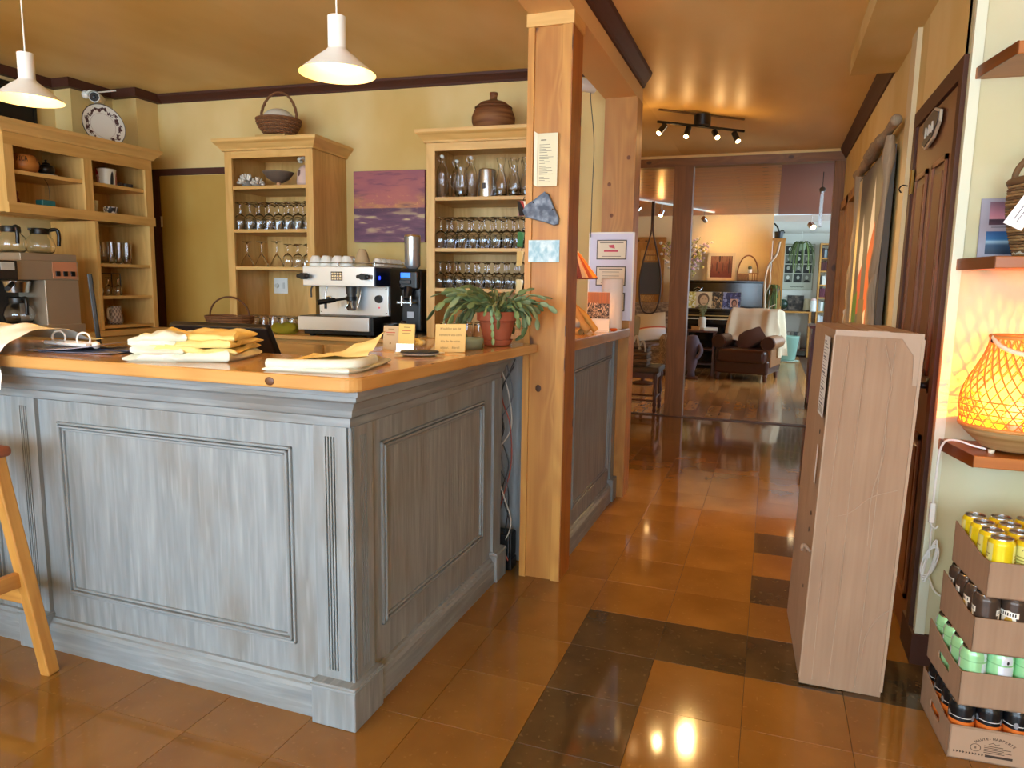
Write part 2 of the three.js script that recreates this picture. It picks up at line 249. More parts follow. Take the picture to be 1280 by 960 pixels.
struct('trim_7', bx(.53, .56, .1, 2.45, -3.86, -3.72), M(0xd8c59a, .6), 'pale upright board beside the driftwood picture', 'moulding');
// doors
{
  const d = struct('door_1', bx(.546, .59, .01, 1.995, -3.575, -2.835), W.doorBrown, 'brown panelled door in the corridor wall', 'door');
  for (const [z0, z1] of [[-3.5, -3.26], [-3.16, -2.92]]) for (const [y0, y1] of [[.15, .78], [1.0, 1.78]]) {
    obj('panel', [bx(.5445, .547, y0, y1, z0, z1)], M(0x5f351c, .35), d);
    obj('panel_moulding', [bx(.537, .547, y0, y0 + .02, z0, z1), bx(.537, .547, y1 - .02, y1, z0, z1), bx(.537, .547, y0, y1, z0, z0 + .02), bx(.537, .547, y0, y1, z1 - .02, z1)], M(0x84502e, .3), d);
    obj('raised_field', bx(.539, .55, y0 + .05, y1 - .05, z0 + .05, z1 - .05, 'y', .005), W.doorBrown, d);
  }
  obj('casing', [bx(.536, .56, 0, 2.0, -2.83, -2.775), bx(.536, .56, 0, 2.0, -3.64, -3.58), bx(.536, .56, 2.0, 2.065, -3.64, -2.775)], M(0x4e2915, .65), d);
  const k = obj('knob', [place(lathe([[0, 0], [.028, 0], [.028, .006], [.012, .01], [.011, .03], [.026, .04], [.03, .055], [.022, .066], [0, .068]]), 0, 0, 0, 0, 0, Math.PI / 2).translate(.546, .97, -2.88)], W.darkMetal, d);
  for (const y of [1.72, .4]) obj('hinge', [place(cyl(.008, .008, .1), .538, y, -3.578), bx(.535, .54, y, y + .1, -3.605, -3.55)], W.brass, d);
  obj('hook', tube([[.53, 1.76, -3.62], [.51, 1.765, -3.63], [.5, 1.75, -3.64], [.51, 1.735, -3.645]], .003, 10, 6), W.darkMetal, d);
  for (const [i, a, b] of [[3, -6.45, -5.78], [4, -7.1, -6.62]]) {
    const o = struct('door_' + i, bx(.6, .64, .01, 1.995, a + .01, b - .01), W.pineDark, i === 3 ? 'wooden side door beyond the driftwood picture' : 'wooden side door next to the corridor beam', 'door');
    obj('casing', [bx(.525, .56, 0, 2.07, b, b + .07), bx(.525, .56, 0, 2.07, a - .07, a), bx(.525, .56, 2, 2.07, a - .07, b + .07, 'z'), bx(.55, .67, 0, 2, b - .01, b), bx(.55, .67, 0, 2, a, a + .01)], W.pine, o);
    for (const [y0, y1] of [[.2, .9], [1.05, 1.8]]) obj('panel', bx(.592, .6, y0, y1, a + .1, b - .1), W.pine, o);
  }
  const d2 = bwall('door_2', bx(-1.47, -.62, .01, 2.08, -.005, .012), M(0xd8c48a, .6, { map: T.plaster }), 'ochre painted flush door with dark brown casing', 'door');
  obj('casing', [bx(-1.545, -1.47, 0, 2.13, -.005, .03), bx(-1.545, -.6, 2.085, 2.13, -.005, .03, 'x')], W.crown, d2);
  obj('hinge', bx(-1.472, -1.46, 1.7, 1.78, .01, .022), W.cream, d2);
  // lounge door behind the snowshoe
  const d5 = struct('door_5', bx(-2.55, -1.82, .01, 2.03, -12.32, -12.27), W.pine, 'honey pine panelled door of the lounge', 'door');
  for (const [x0, x1] of [[-2.46, -2.22], [-2.14, -1.9]]) for (const [y0, y1] of [[.2, .9], [1.05, 1.9]]) { obj('panel', bx(x0, x1, y0, y1, -12.275, -12.262), W.maple, d5); }
  obj('casing', [bx(-1.82, -1.74, 0, 2.03, -12.31, -12.26), bx(-2.64, -1.72, 2.03, 2.12, -12.31, -12.25, 'x'), bx(-2.63, -2.55, 0, 2.03, -12.31, -12.26)], W.pine, d5);
}
// ================= COUNTERS AND CABINETS =================
function sweep(profile, path, grain = 'x') {   // profile [out, y] along a floor path [x, z] going with the face on its left-hand side
  const n = path.length, N = [], P = [];
  for (let i = 0; i < n - 1; i++) { const dx = path[i + 1][0] - path[i][0], dz = path[i + 1][1] - path[i][1], l = Math.hypot(dx, dz); N.push([-dz / l, dx / l]); }
  for (let i = 0; i < n; i++) { const a = N[Math.max(0, i - 1)], b = N[Math.min(n - 2, i)], k = 1 + a[0] * b[0] + a[1] * b[1]; P.push([(a[0] + b[0]) / k, (a[1] + b[1]) / k]); }
  const pt = (i, [o, y]) => [path[i][0] + P[i][0] * o, y, path[i][1] + P[i][1] * o], v = [], m = profile.length;
  const tri = (a, b, c) => v.push(...a, ...b, ...c);
  for (let i = 0; i < n - 1; i++) for (let j = 0; j < m; j++) { const p = profile[j], q = profile[(j + 1) % m], A = pt(i, p), B = pt(i + 1, p), C = pt(i + 1, q), D = pt(i, q); tri(A, B, C); tri(A, C, D); }
  const f = THREE.ShapeUtils.triangulateShape(profile.map(([a, b]) => new THREE.Vector2(a, b)), []);
  for (const [a, b, c] of f) { tri(pt(0, profile[a]), pt(0, profile[c]), pt(0, profile[b])); tri(pt(n - 1, profile[a]), pt(n - 1, profile[b]), pt(n - 1, profile[c])); }
  const g = new THREE.BufferGeometry(); g.setAttribute('position', new THREE.Float32BufferAttribute(v, 3)); g.computeVertexNormals(); return uvBox(g, grain);
}
const Q = (t, name, geo, mat) => obj(name, join(geo).translate(-t.position.x, -t.position.y, -t.position.z), mat, t);   // a part given in room coordinates
// frame of three beads in the plane z = 0 (x0..x1, y0..y1), turned by side: 0 faces +z, 1 faces +x (coordinates are then z)
function beads(x0, x1, y0, y1, at, side = 0) {
  const l = [];
  for (const [i, w, o] of [[0, .009, .009], [.011, .008, .014], [.021, .009, .008]]) {
    const a = x0 + i, b = x1 - i, c = y0 + i, d = y1 - i;
    for (const [p, q, r, s, g] of [[a, b, c, c + w, 'x'], [a, b, d - w, d, 'x'], [a, a + w, c, d, 'y'], [b - w, b, c, d, 'y']])
      l.push(side ? bx(at - .004, at + o, r, s, p, q, g === 'x' ? 'z' : 'y', .003) : bx(p, q, r, s, at - .004, at + o, g, .003));
  }
  return l;
}
function fluted(w, h, d, n, gw, gap, y0, y1) {   // upright board with n routed slots
  const s = new THREE.Shape([[-w / 2, 0], [w / 2, 0], [w / 2, h], [-w / 2, h]].map(([a, b]) => new THREE.Vector2(a, b)));
  for (let i = 0; i < n; i++) { const x = (i - (n - 1) / 2) * (gw + gap); s.holes.push(new THREE.Path([[x - gw / 2, y0], [x - gw / 2, y1], [x + gw / 2, y1], [x + gw / 2, y0]].map(([a, b]) => new THREE.Vector2(a, b)))); }
  return uvBox(new THREE.ExtrudeGeometry(s, { depth: d, bevelEnabled: false }), 'y');
}
const corniceP = [[0, .895], [.010, .9], [.012, .925], [.024, .932], [.03, .95], [.048, .975], [.064, .984], [.066, .997], [.078, 1.0], [.08, 1.016], [0, 1.016]];
const baseP = [[0, 0], [.024, 0], [.024, .085], [.018, .096], [.012, .1], [.008, .112], [0, .114]];
{
  const t = thing('bar_counter', 'grey-blue limewashed L-shaped bar counter with moulded panels', 'counter', [-1.10, 0, -1.70]);
  Q(t, 'front_panel', [bx(-3.5, -1.1, .02, 1.0, -1.745, -1.70)], W.paint);
  Q(t, 'side_panel', [bx(-1.145, -1.1, .02, 1.0, -2.87, -1.70)], W.paint);
  Q(t, 'carcass', [bx(-3.5, -1.42, .05, .85, -2.02, -1.98, 'x'), bx(-1.46, -1.42, .05, .85, -2.7, -1.98)], M(0xa98c62, .7));
  Q(t, 'shelf', [bx(-1.42, -1.15, .5, .52, -2.85, -1.75, 'z')], M(0xb2956a, .7));
  Q(t, 'panel_moulding', beads(-2.24, -1.295, .212, .825, -1.70), W.paint);
  Q(t, 'panel_moulding', beads(-3.4, -2.56, .212, .825, -1.70), W.paint);
  Q(t, 'panel_moulding', beads(-2.7, -1.87, .228, .825, -1.10, 1), W.paint);
  Q(t, 'pilaster', [place(fluted(.112, .80, .014, 4, .0045, .005, .06, .77), -1.156, .1, -1.70)], W.paint);
  Q(t, 'pilaster', [place(fluted(.112, .80, .014, 4, .0045, .005, .06, .77), -2.385, .1, -1.70)], W.paint);
  Q(t, 'pilaster', [place(fluted(.1, .80, .014, 4, .0045, .005, .06, .77), 0, 0, 0, 0, Math.PI / 2).translate(-1.10, .1, -1.752)], W.paint);
  Q(t, 'pilaster', [bx(-1.11, -1.088, .1, .9, -2.89, -2.80)], W.paint);
  Q(t, 'corner_bead', [place(cyl(.006, .006, .8, 10), -1.09, .1, -1.69)], W.paint);
  Q(t, 'cornice', sweep(corniceP, [[-3.5, -1.70], [-1.10, -1.70], [-1.10, -2.88]]), W.paint);
  Q(t, 'baseboard', sweep(baseP, [[-3.5, -1.70], [-1.10, -1.70], [-1.10, -2.88]]), W.paint);
  const plinth = (list) => Q(t, 'plinth_block', list, W.paint);
  plinth([bx(-1.215, -1.064, 0, .135, -1.815, -1.652, 'y', .004), bx(-1.218, -1.06, .118, .128, -1.82, -1.648, 'x', .003)]);
  plinth([bx(-2.45, -2.325, 0, .135, -1.71, -1.655, 'y', .004), bx(-2.453, -2.322, .118, .128, -1.71, -1.651, 'x', .003)]);
  plinth([bx(-1.11, -1.064, 0, .135, -2.905, -2.79, 'y', .004), bx(-1.11, -1.06, .118, .128, -2.905, -2.786, 'x', .003)]);
}
function slab(pts, y0, y1, bevel, grain) {   // outline in x, z
  const g = extr(pts.map(([x, z]) => [x, -z]), y1 - y0 - 2 * bevel, bevel); g.rotateX(-Math.PI / 2); g.translate(0, y0 + bevel, 0); return uvBox(g, grain);
}
{
  const t = thing('bar_worktop', 'varnished pine worktop lying on the grey bar counter', 'worktop', [-1.02, 1.016, -1.6]), b = .007;
  const mits = [], q = []; for (let i = 0; i <= 6; i++) { const a = i / 6 * Math.PI / 2; q.push([-1.05 + .045 * Math.sin(a), -1.63 + .045 * Math.cos(a)]); }
  Q(t, 'board', slab([[-3.5, -1.585], ...q, [-.974, -2.255], [-1.44, -2.255], [-1.44, -2.03], [-3.5, -2.03]], 1.016, 1.056, b, 'x'), W.top);
  Q(t, 'board', slab([[-.974, -2.257], [-.93, -2.885], [-.95, -2.898], [-1.44, -2.898], [-1.44, -2.257]], 1.016, 1.056, b, 'z'), W.top);
  obj('knot', place(ball(.013, 0, 0, 0, 1.2, .9, .2), -.235 - .02, .018, .0155), M(0x5d3516, .4), t);
}
{
  const t = thing('pay_counter', 'grey limewashed panelled counter between the pillar and the knotty post', 'counter', [-.9, 0, -3.6]);
  Q(t, 'panel', bx(-.93, -.875, 0, 1.0, -4.27, -3.07), W.paint); Q(t, 'end_panel', bx(-1.4, -.93, 0, 1.0, -3.11, -3.07), W.paint);
  Q(t, 'panel_moulding', beads(-4.12, -3.28, .2, .9, -.875, 1), W.paint);
  Q(t, 'pilaster', bx(-.88, -.862, .1, 1.0, -3.22, -3.08), W.paint); Q(t, 'pilaster', bx(-.88, -.862, .1, 1.0, -4.27, -4.18), W.paint);
  Q(t, 'baseboard', sweep(baseP, [[-.875, -3.07], [-.875, -4.27]]), W.paint); Q(t, 'plinth_block', bx(-.88, -.84, 0, .135, -4.272, -4.16), W.paint);
  const w = thing('pay_worktop', 'varnished pine worktop on the counter behind the pillar', 'worktop', [-.9, 1.016, -3.6]);
  Q(w, 'board', slab([[-.85, -3.075], [-.79, -4.26], [-.82, -4.276], [-1.3, -4.276], [-1.3, -3.075]], 1.002, 1.056, .006, 'z'), W.top);
}
// ---- bar wall cabinets (placed in the turned wall frame) ----
function cabinetCornice(w, d, y) { return sweep([[0, y], [.012, y], [.016, y + .012], [.04, y + .04], [.05, y + .05], [.056, y + .056], [.056, y + .075], [0, y + .075]], [[-w / 2, 0], [-w / 2, d], [w / 2, d], [w / 2, 0]]); }
function hutchCab(label, u, w, d, y0, y1, shelves, stile, railT) {
  const t = thing('display_cabinet', label, 'cabinet', bp(u, y0, 0), BA), h = y1 - y0, e = .02;
  obj('back', bx(-w / 2 + e, w / 2 - e, 0, h, .002, .012), W.maple, t);
  for (const s of [-1, 1]) { obj('side', bx(s * w / 2, s * (w / 2 - e), 0, h, .002, d - .02), W.maple, t); obj('stile', bx(s * w / 2, s * (w / 2 - stile), 0, h, d - .02, d), W.maple, t); }
  obj('top_rail', bx(-w / 2 + stile, w / 2 - stile, h - railT, h, d - .02, d, 'x'), W.maple, t);
  obj('top', bx(-w / 2, w / 2, h - .005, h + .074, .002, d, 'x'), W.maple, t);
  obj('cornice', cabinetCornice(w, d, h - .003), W.maple, t);
  for (const y of shelves) obj('shelf', bx(-w / 2 + e, w / 2 - e, y - y0 - .022, y - y0, .012, d - .004, 'x', .002), W.maple, t);
  return t;
}
hutchCab('light maple cabinet with wine glasses under the handled basket', -.22, .67, .44, .96, 2.16, [1.93, 1.645, 1.397], .055, .05);
hutchCab('light maple cabinet with bottles and wine glasses under the lidded urn', 1.27, .72, .44, .96, 2.16, [1.833, 1.522, 1.275], .055, .05);
{
  const t = thing('back_counter', 'light maple base cabinet with doors along the bar wall', 'cabinet', bp(.5, 0, 0), BA);
  obj('body', bx(-1.1, 1.15, .08, .935, .002, .64, 'x'), W.maple, t); obj('toe_kick', bx(-1.08, 1.13, 0, .08, .01, .58, 'x'), W.walnut, t);
  for (let i = 0; i < 5; i++) {
    const a = -1.06 + i * .44, b = a + .41, d = obj('door', bx(a, b, .14, .905, .64, .655), W.maple, t);
    obj('door_frame', [bx(a, b, .845, .905, .655, .665, 'x'), bx(a, b, .14, .21, .655, .662, 'x'), bx(a, a + .05, .14, .905, .655, .665), bx(b - .05, b, .14, .905, .655, .665)], W.maple, d);
    obj('knob', place(ball(.013), b - .03, .7, .672), W.darkMetal, d);
  }
  const w = thing('back_worktop', 'maple worktop along the bar wall under the coffee machine', 'worktop', bp(.5, .935, 0), BA);
  obj('board', bx(-1.13, 1.17, 0, .025, .002, .685, 'x', .004), W.maple, w);
}
// ---- hutch on the side wall: z runs along it ----
{
  const hx = -4.2, t = thing('wall_hutch', 'golden maple wall hutch with open shelves above the drip coffee maker', 'cabinet', [hx, 1.68, -3.5]);
  const z0 = -4.03, z1 = -2.98, back = -4.6;
  Q(t, 'back', bx(back, back + .01, 1.68, 2.13, z0, z1), W.maple);
  Q(t, 'side', bx(back, hx - .02, 1.68, 2.14, z1 - .02, z1), W.maple); Q(t, 'side', bx(back, hx - .02, 1.68, 2.14, z0, z0 + .02), W.maple); Q(t, 'divider', bx(back, hx - .02, 1.7, 2.1, -3.535, -3.51), W.maple);
  Q(t, 'stile', bx(hx - .02, hx, 1.68, 2.14, z1 - .055, z1), W.maple); Q(t, 'stile', bx(hx - .02, hx, 1.68, 2.14, z0, z0 + .06), W.maple); Q(t, 'stile', bx(hx - .02, hx, 1.68, 2.14, -3.55, -3.49), W.maple);
  Q(t, 'top_rail', bx(hx - .021, hx + .001, 2.06, 2.141, z0 + .001, z1 - .001, 'z'), W.maple); Q(t, 'bottom_rail', bx(hx - .02, hx + .012, 1.675, 1.735, z0, z1 + .002, 'z'), W.maple);
  Q(t, 'bottom', bx(back, hx - .02, 1.69, 1.728, z0 + .001, z1 - .001, 'z'), W.maple); Q(t, 'shelf', bx(back, hx - .022, 1.905, 1.927, -3.515, z1 - .02, 'z'), W.maple); Q(t, 'shelf', bx(back, hx - .022, 1.905, 1.927, z0 + .02, -3.53, 'z'), W.maple);
  Q(t, 'top', bx(back, hx - .001, 2.142, 2.199, z0 + .001, z1 - .001, 'z'), W.maple);
  Q(t, 'cornice', sweep([[0, 2.13], [.012, 2.132], [.018, 2.145], [.04, 2.17], [.052, 2.18], [.056, 2.2], [0, 2.2]], [[back, z1], [hx, z1], [hx, z0], [back, z0]], 'z'), W.maple);
  const s = thing('side_shelf_unit', 'narrow maple shelf unit of glasses under the wall hutch', 'cabinet', [hx, .956, -3.76]);
  Q(s, 'side', bx(back, hx, .956, 1.674, -3.57, -3.545), W.maple); Q(s, 'side', bx(back, hx, .956, 1.674, -4.02, -3.985), W.maple); Q(s, 'back', bx(back, back + .01, .956, 1.674, -3.985, -3.57), W.maple);
  for (const y of [1.40, 1.185, .985]) Q(s, 'shelf', bx(back + .01, hx - .01, y - .02, y, -3.985, -3.57, 'z'), W.maple);
  const c = thing('side_counter', 'maple side counter under the drip coffee maker', 'counter', [hx, 0, -3.3]);
  Q(c, 'top', bx(-4.68, -4.12, .92, .955, -4.05, -2.3, 'z', .004), W.maple); Q(c, 'apron', bx(-4.66, -4.15, .84, .92, -4.04, -2.3, 'z'), W.maple);
  Q(c, 'body', [bx(-4.66, -4.6, 0, .84, -4.04, -2.3), bx(-4.6, -4.16, 0, .84, -3.56, -3.52), bx(-4.6, -4.16, 0, .84, -4.04, -4.0), bx(-4.6, -4.16, 0, .84, -2.34, -2.3), bx(-4.62, -4.2, .08, .1, -4.02, -2.32, 'z')], W.maple);
}
// ================= CORRIDOR FOREGROUND: BOX, SHELVES, LAMP, CANS, STOOL =================
{
  const w = .245, h = 1.175, d = .55, g = new THREE.BoxGeometry(w, h, d, 10, 40, 14), p = g.attributes.position;
  for (let i = 0; i < p.count; i++) {   // dented board
    const x = p.getX(i), y = p.getY(i), z = p.getZ(i), k = (pn(y * 5 + 9, z * 5 + x * 3 + 9, 64, 64, 3) - .5) * .012, e = Math.min(w / 2 - Math.abs(x), .03) / .03, f = Math.min(d / 2 - Math.abs(z), .03) / .03, t = Math.min(h / 2 - Math.abs(y), .05) / .05;
    p.setX(i, x + Math.sign(x) * k * f * t * (e < .01 ? 1 : 0)); p.setZ(i, z + Math.sign(z) * k * e * t * (f < .01 ? 1 : 0)); if (t < .01) p.setY(i, y + Math.sign(y) * (k * .6 * e * f));
  }
  g.computeVertexNormals(); g.translate(0, h / 2, 0);
  const t = thing('cardboard_box', 'tall brown cardboard box standing on end in the corridor', 'box', [.272, .003, -2.695], .05); t.rotation.z = -.024;
  obj('carton', uvBox(g, 'x'), W.card, t);
  const seam = M(0xa88c74, .8), tape = M(0xa3886e, .45), f = d / 2 + .0015, q = rng(4);
  for (const x of [-.085, -.035, .045]) obj('crease', tube([[x, .02, f], [x + rr(-.004, .004), .35, f + .001], [x + rr(-.004, .004), .7, f + .001], [x + .003, 1.15, f]], .0016, 30, 5), seam, t);
  obj('crease', tube([[.02, 1.14, f], [.05, 1.02, f + .002], [.045, .95, f + .001], [.05, .8, f], [.03, .66, f + .001], [.035, .5, f]], .002, 40, 5), seam, t);
  obj('crease', tube([[.12, .3, f], [.09, .27, f + .001], [.06, .2, f + .001], [.055, .12, f]], .0018, 20, 5), seam, t);
  obj('crease', tube([[-.08, .58, f], [-.03, .6, f + .001], [.03, .66, f + .001], [.1, .69, f]], .0014, 20, 5), seam, t);
  obj('corner_tape', [bx(-.1255, -.121, .02, 1.16, d / 2 - .012, d / 2 + .003), bx(.118, .1265, .02, 1.16, d / 2 - .01, d / 2 + .004), bx(-.123, .123, 1.16, 1.1775, d / 2 - .01, d / 2 + .003, 'x')], tape, t);
  obj('top_tape', [bx(-.03, .03, 1.174, 1.1795, -d / 2, d / 2, 'z')], tape, t);
  obj('tape_patch', extr([[.06, 1.165], [.118, 1.165], [.118, 1.02], [.105, 1.02], [.1, 1.11]], .0015).translate(0, 0, d / 2 + .001), tape, t);
  const label = canvasTex(256, 512, (c, W_, H_) => { c.fillStyle = '#dfe3e6'; c.fillRect(0, 0, W_, H_); c.fillStyle = '#4c5a70'; for (let i = 0; i < 22; i++) c.fillRect(24, 30 + i * 20, 80 + (i * 53) % 120, i % 5 ? 5 : 12); c.fillStyle = '#222'; for (let i = 0; i < 30; i++) c.fillRect(30 + i * 6, 455, (i * 7) % 4 + 1, 40); });
  const lg = new THREE.PlaneGeometry(.14, .26); lg.rotateY(-Math.PI / 2); obj('shipping_label', lg.translate(-w / 2 - .008, 1.02, .17), M(0xffffff, .5, { map: label, side: THREE.DoubleSide }), t);
  const l2 = new THREE.PlaneGeometry(.03, .13); l2.rotateY(-Math.PI / 2); obj('sticker', l2.translate(-w / 2 - .008, .73, .2), M(0xe2e4e6, .5, { side: THREE.DoubleSide }), t);
  for (const [y, z, r] of [[.84, .2, .008], [.56, .19, .007], [.5, .18, .008], [.42, .17, .006], [.3, .18, .006]]) obj('printed_mark', place(cyl(r, r, .001, 10), 0, 0, 0, 0, 0, Math.PI / 2).translate(-w / 2 - .006, y, z), M(0x2a211c, .9), t);
  obj('torn_flap', tube([[-w / 2, .44, .22], [-w / 2 - .025, .46, .23], [-w / 2 - .03, .45, .25]], .006, 10, 6), seam, t);
}
// shelves on the pale wall
const SH = [[.557, -2.72], [.562, -2.70], [.605, -2.465], [1.7, -2.465], [1.7, -2.72]];
for (const [y, l, m] of [[2.005, 'highest of the three wooden shelves on the pale wall', 0xd8ac7c], [1.41, 'middle wooden shelf carrying the willow basket and postcards', 0xd0a070], [.812, 'lowest wooden shelf carrying the glowing bamboo lamp', 0xd8ac7c]]) {
  const t = thing('wall_shelf', l, 'shelf', [.7, y, -2.6]); Q(t, 'board', slab(SH, y - .036, y, .003, 'x'), M(m, .35, { map: T.top }));
  Q(t, 'end_strip', slab([[.5615, -2.7], [.6045, -2.464], [.6075, -2.4645], [.566, -2.7]], y - .0365, y + .0003, .0005, 'z'), M(m, .35, { map: T.pineDark }));
}
{   // bamboo lamp
  const t = thing('bamboo_lamp', 'glowing woven bamboo table lamp with a coiled bowl base', 'lamp', [.735, .812, -2.585]);
  const prof_ = (k) => { const y = .078 + k * .277; const a = clamp(k / .28), b = clamp((k - .28) / .72); return [k < .28 ? .146 + .006 * Math.sin(a * Math.PI / 2) : .152 - .066 * (b * b * (3 - 2 * b)), y]; };
  obj('bowl', lathe([[0, .008], [.07, .008], [.085, .014], [.11, .035], [.132, .055], [.145, .072], [.147, .078], [.14, .078], [.125, .058], [.1, .035], [.07, .02], [0, .018]], 40), M(0xd8c6a4, .6, { map: tex(16, 128, (u, v) => mix3(hex(0xe6d6b8), hex(0xb79c72), clamp(fbm(u, v, 2, 40, 71, 2) * 1.4 - .2))) }), t);
  for (let i = 0; i < 3; i++) obj('foot', place(cyl(.008, .01, .01, 10), .085 * Math.cos(i * 2.1 + .4), 0, .085 * Math.sin(i * 2.1 + .4)), W.cream, t);
  const ring = (r, y, th, tt) => place(new THREE.TorusGeometry(r, th, 6, 48), 0, 0, 0, Math.PI / 2).scale(1, tt, 1).translate(0, y, 0);
  const bam = M(0xc98a45, .6), strips = [];
  for (const s of [-1, 1]) for (let i = 0; i < 30; i++) { const p = []; for (let j = 0; j <= 12; j++) { const k = j / 12, [r, y] = prof_(k), a = i / 30 * Math.PI * 2 + s * k * 1.25; p.push([(r + s * .0012) * Math.cos(a), y, (r + s * .0012) * Math.sin(a)]); } strips.push(tube(p, .0021, 16, 4)); }
  for (const k of [.03, .1, .17, .24, .31]) { const [r, y] = prof_(k); strips.push(ring(r, y, .002, 1)); }
  const lat = obj('lattice', strips, bam, t); lat.userData.kind = 'stuff';
  obj('lower_band', ring(.148, .082, .006, 1.2), bam, t); obj('rim', ring(.086, .357, .007, 1), bam, t);
  const hp = []; for (let i = 0; i <= 12; i++) { const a = Math.PI * i / 12; hp.push([-.088 * Math.cos(a), .35 - .035 * Math.sin(a), .02 + .075 * Math.sin(a)]); }
  obj('handle', tube(hp, .006, 30, 6).scale(1, 1.3, 1).translate(0, -.1, 0), W.cream, t);
  obj('handle_pin', ball(.008, -.087, .345, .025), W.darkMetal, t);
  obj('lamp_holder', place(cyl(.018, .02, .07), 0, .018, 0), W.white, t);
  obj('bulb', ball(.028, 0, .125, 0, 1, 1.2, 1), M(0xffd9a0, .4, { emissive: 0xff9a30, emissiveIntensity: 9 }), t);
  point(t, 0, .125, 0, 0xff7c12, 1.8, .6);
  const c = thing('lamp_cord', 'white flex with inline switch hanging from the bamboo lamp', 'cord', [.56, .3, -2.68]);
  Q(c, 'flex', tube([[.66, .818, -2.56], [.63, .822, -2.57], [.59, .83, -2.60], [.563, .822, -2.625], [.552, .79, -2.64], [.551, .7, -2.655], [.552, .6, -2.665]], .0035, 50, 8), W.white);
  Q(c, 'switch', bx(.543, .561, .53, .6, -2.675, -2.658, 'y', .004), W.white);
  Q(c, 'hook', tube([[.552, .53, -2.67], [.556, .518, -2.668], [.566, .512, -2.666], [.574, .522, -2.666]], .003, 14, 6), W.white);
  const loop = (a, b, r) => tube(Array.from({ length: 14 }, (_, i) => { const k = i / 13 * Math.PI * 2; return [.562 + a * Math.sin(k) + .012 * Math.cos(k), .39 + b * Math.cos(k), -2.68 + r * Math.sin(k + 1)]; }), .003, 40, 6);
  Q(c, 'coil', [loop(.012, .07, .01), loop(.018, .055, .014), loop(.008, .08, .012), loop(.02, .06, .008), tube([[.556, .515, -2.67], [.557, .46, -2.676], [.56, .4, -2.68]], .0032, 10, 6)], W.white);
  Q(c, 'tail', tube([[.565, .33, -2.685], [.59, .28, -2.69], [.63, .26, -2.7], [.67, .27, -2.703], [.695, .3, -2.705]], .0032, 30, 6), W.white);
}
{ const t = thing('wall_outlet', 'white wall outlet behind the stacked can trays', 'outlet', [.7, .33, -2.718]); obj('cover', bx(-.037, .037, -.06, .06, 0, .006, 'y', .002), W.white, t); obj('socket', [bx(-.016, .016, .012, .045, .004, .008, 'y', .003), bx(-.016, .016, -.045, -.012, .004, .008, 'y', .003)], M(0xdcdcd6, .4), t); }
{ // postcards board
  const cv = canvasTex(256, 256, (c) => {
    c.fillStyle = '#9b97a3'; c.fillRect(0, 0, 256, 256);
    const g = c.createLinearGradient(0, 12, 0, 110); g.addColorStop(0, '#6d5160'); g.addColorStop(.5, '#b27788'); g.addColorStop(.75, '#c98a96'); g.addColorStop(.78, '#3a2430'); g.addColorStop(1, '#4a3040'); c.fillStyle = g; c.fillRect(30, 12, 200, 100);
    const h = c.createLinearGradient(0, 140, 0, 240); h.addColorStop(0, '#1f4f86'); h.addColorStop(.35, '#2f6a9c'); h.addColorStop(.45, '#a9c4d2'); h.addColorStop(.6, '#2c4a66'); h.addColorStop(1, '#10243a'); c.fillStyle = h; c.fillRect(24, 140, 206, 100);
    c.fillStyle = '#6a6672'; c.fillRect(40, 120, 60, 4); c.fillRect(110, 120, 40, 4);
  });
  const t = thing('postcard_board', 'grey card with a pink and a blue seascape photo behind the willow basket', 'poster', [.712, 1.411, -2.703]); t.rotation.x = -.06;
  obj('card', bx(-.1, .1, 0, .19, -.004, 0), M(0x8f8b96, .6), t); obj('print', new THREE.PlaneGeometry(.196, .186).translate(0, .095, .0008), M(0xffffff, .45, { map: cv }), t);
}
{ // willow basket with tag
  const t = thing('willow_basket', 'ribbed willow basket with a white price tag on the middle shelf', 'basket', [.79, 1.411, -2.58]), m = M(0x8a6a42, .75), m2 = M(0x6d5030, .75), m3 = M(0x9c7a4c, .75);
  const R0 = (k) => .105 + .03 * Math.sin(k * Math.PI * .62), rings = [[], [], []];
  for (let i = 0; i < 24; i++) { const k = i / 23, y = .018 + k * .2, r = R0(k), p = []; for (let j = 0; j < 40; j++) { const a = j / 40 * Math.PI * 2, s = (j % 2 ? 1 : -1) * (i % 2 ? 1 : -1) * .004; p.push([(r + s) * Math.cos(a), y + .012 * Math.sin(a * 1 + 2), (r + s) * Math.sin(a)]); } rings[i % 3].push(tube(p, .0046, 80, 5, true)); }
  obj('weave', rings[0], m, t); obj('weave', rings[1], m2, t); obj('weave', rings[2], m3, t);
  obj('rim', place(new THREE.TorusGeometry(.135, .011, 8, 40), 0, 0, 0, Math.PI / 2).translate(0, .222, 0), m2, t); obj('base', place(cyl(.1, .102, .015), 0, .004, 0), m2, t);
  obj('base_band', place(new THREE.TorusGeometry(.106, .006, 6, 40), 0, 0, 0, Math.PI / 2).translate(0, .012, 0), M(0xd9d2c0, .8), t);
  obj('handle', tube(Array.from({ length: 13 }, (_, i) => { const a = Math.PI * i / 12; return [-.13 * Math.cos(a), .225 + .1 * Math.sin(a), 0]; }), .009, 40, 8), m2, t);
  obj('string', tube([[-.105, .215, .085], [-.118, .19, .1], [-.128, .165, .112]], .002, 14, 5), W.white, t);
  const tg = new RoundedBoxGeometry(.052, .095, .0015, 2, .0006), tt = canvasTex(128, 256, (c) => { c.fillStyle = '#f4f4f6'; c.fillRect(0, 0, 128, 256); c.fillStyle = '#6b6b74'; c.fillRect(40, 70, 6, 130); c.fillRect(66, 60, 5, 150); c.fillStyle = '#222'; c.beginPath(); c.arc(64, 20, 8, 0, 7); c.fill(); });
  obj('price_tag', place(tg, 0, -.042, 0, 0, -.25, -.52).translate(-.128, .165, .114), M(0xffffff, .5, { map: tt }), t);
}
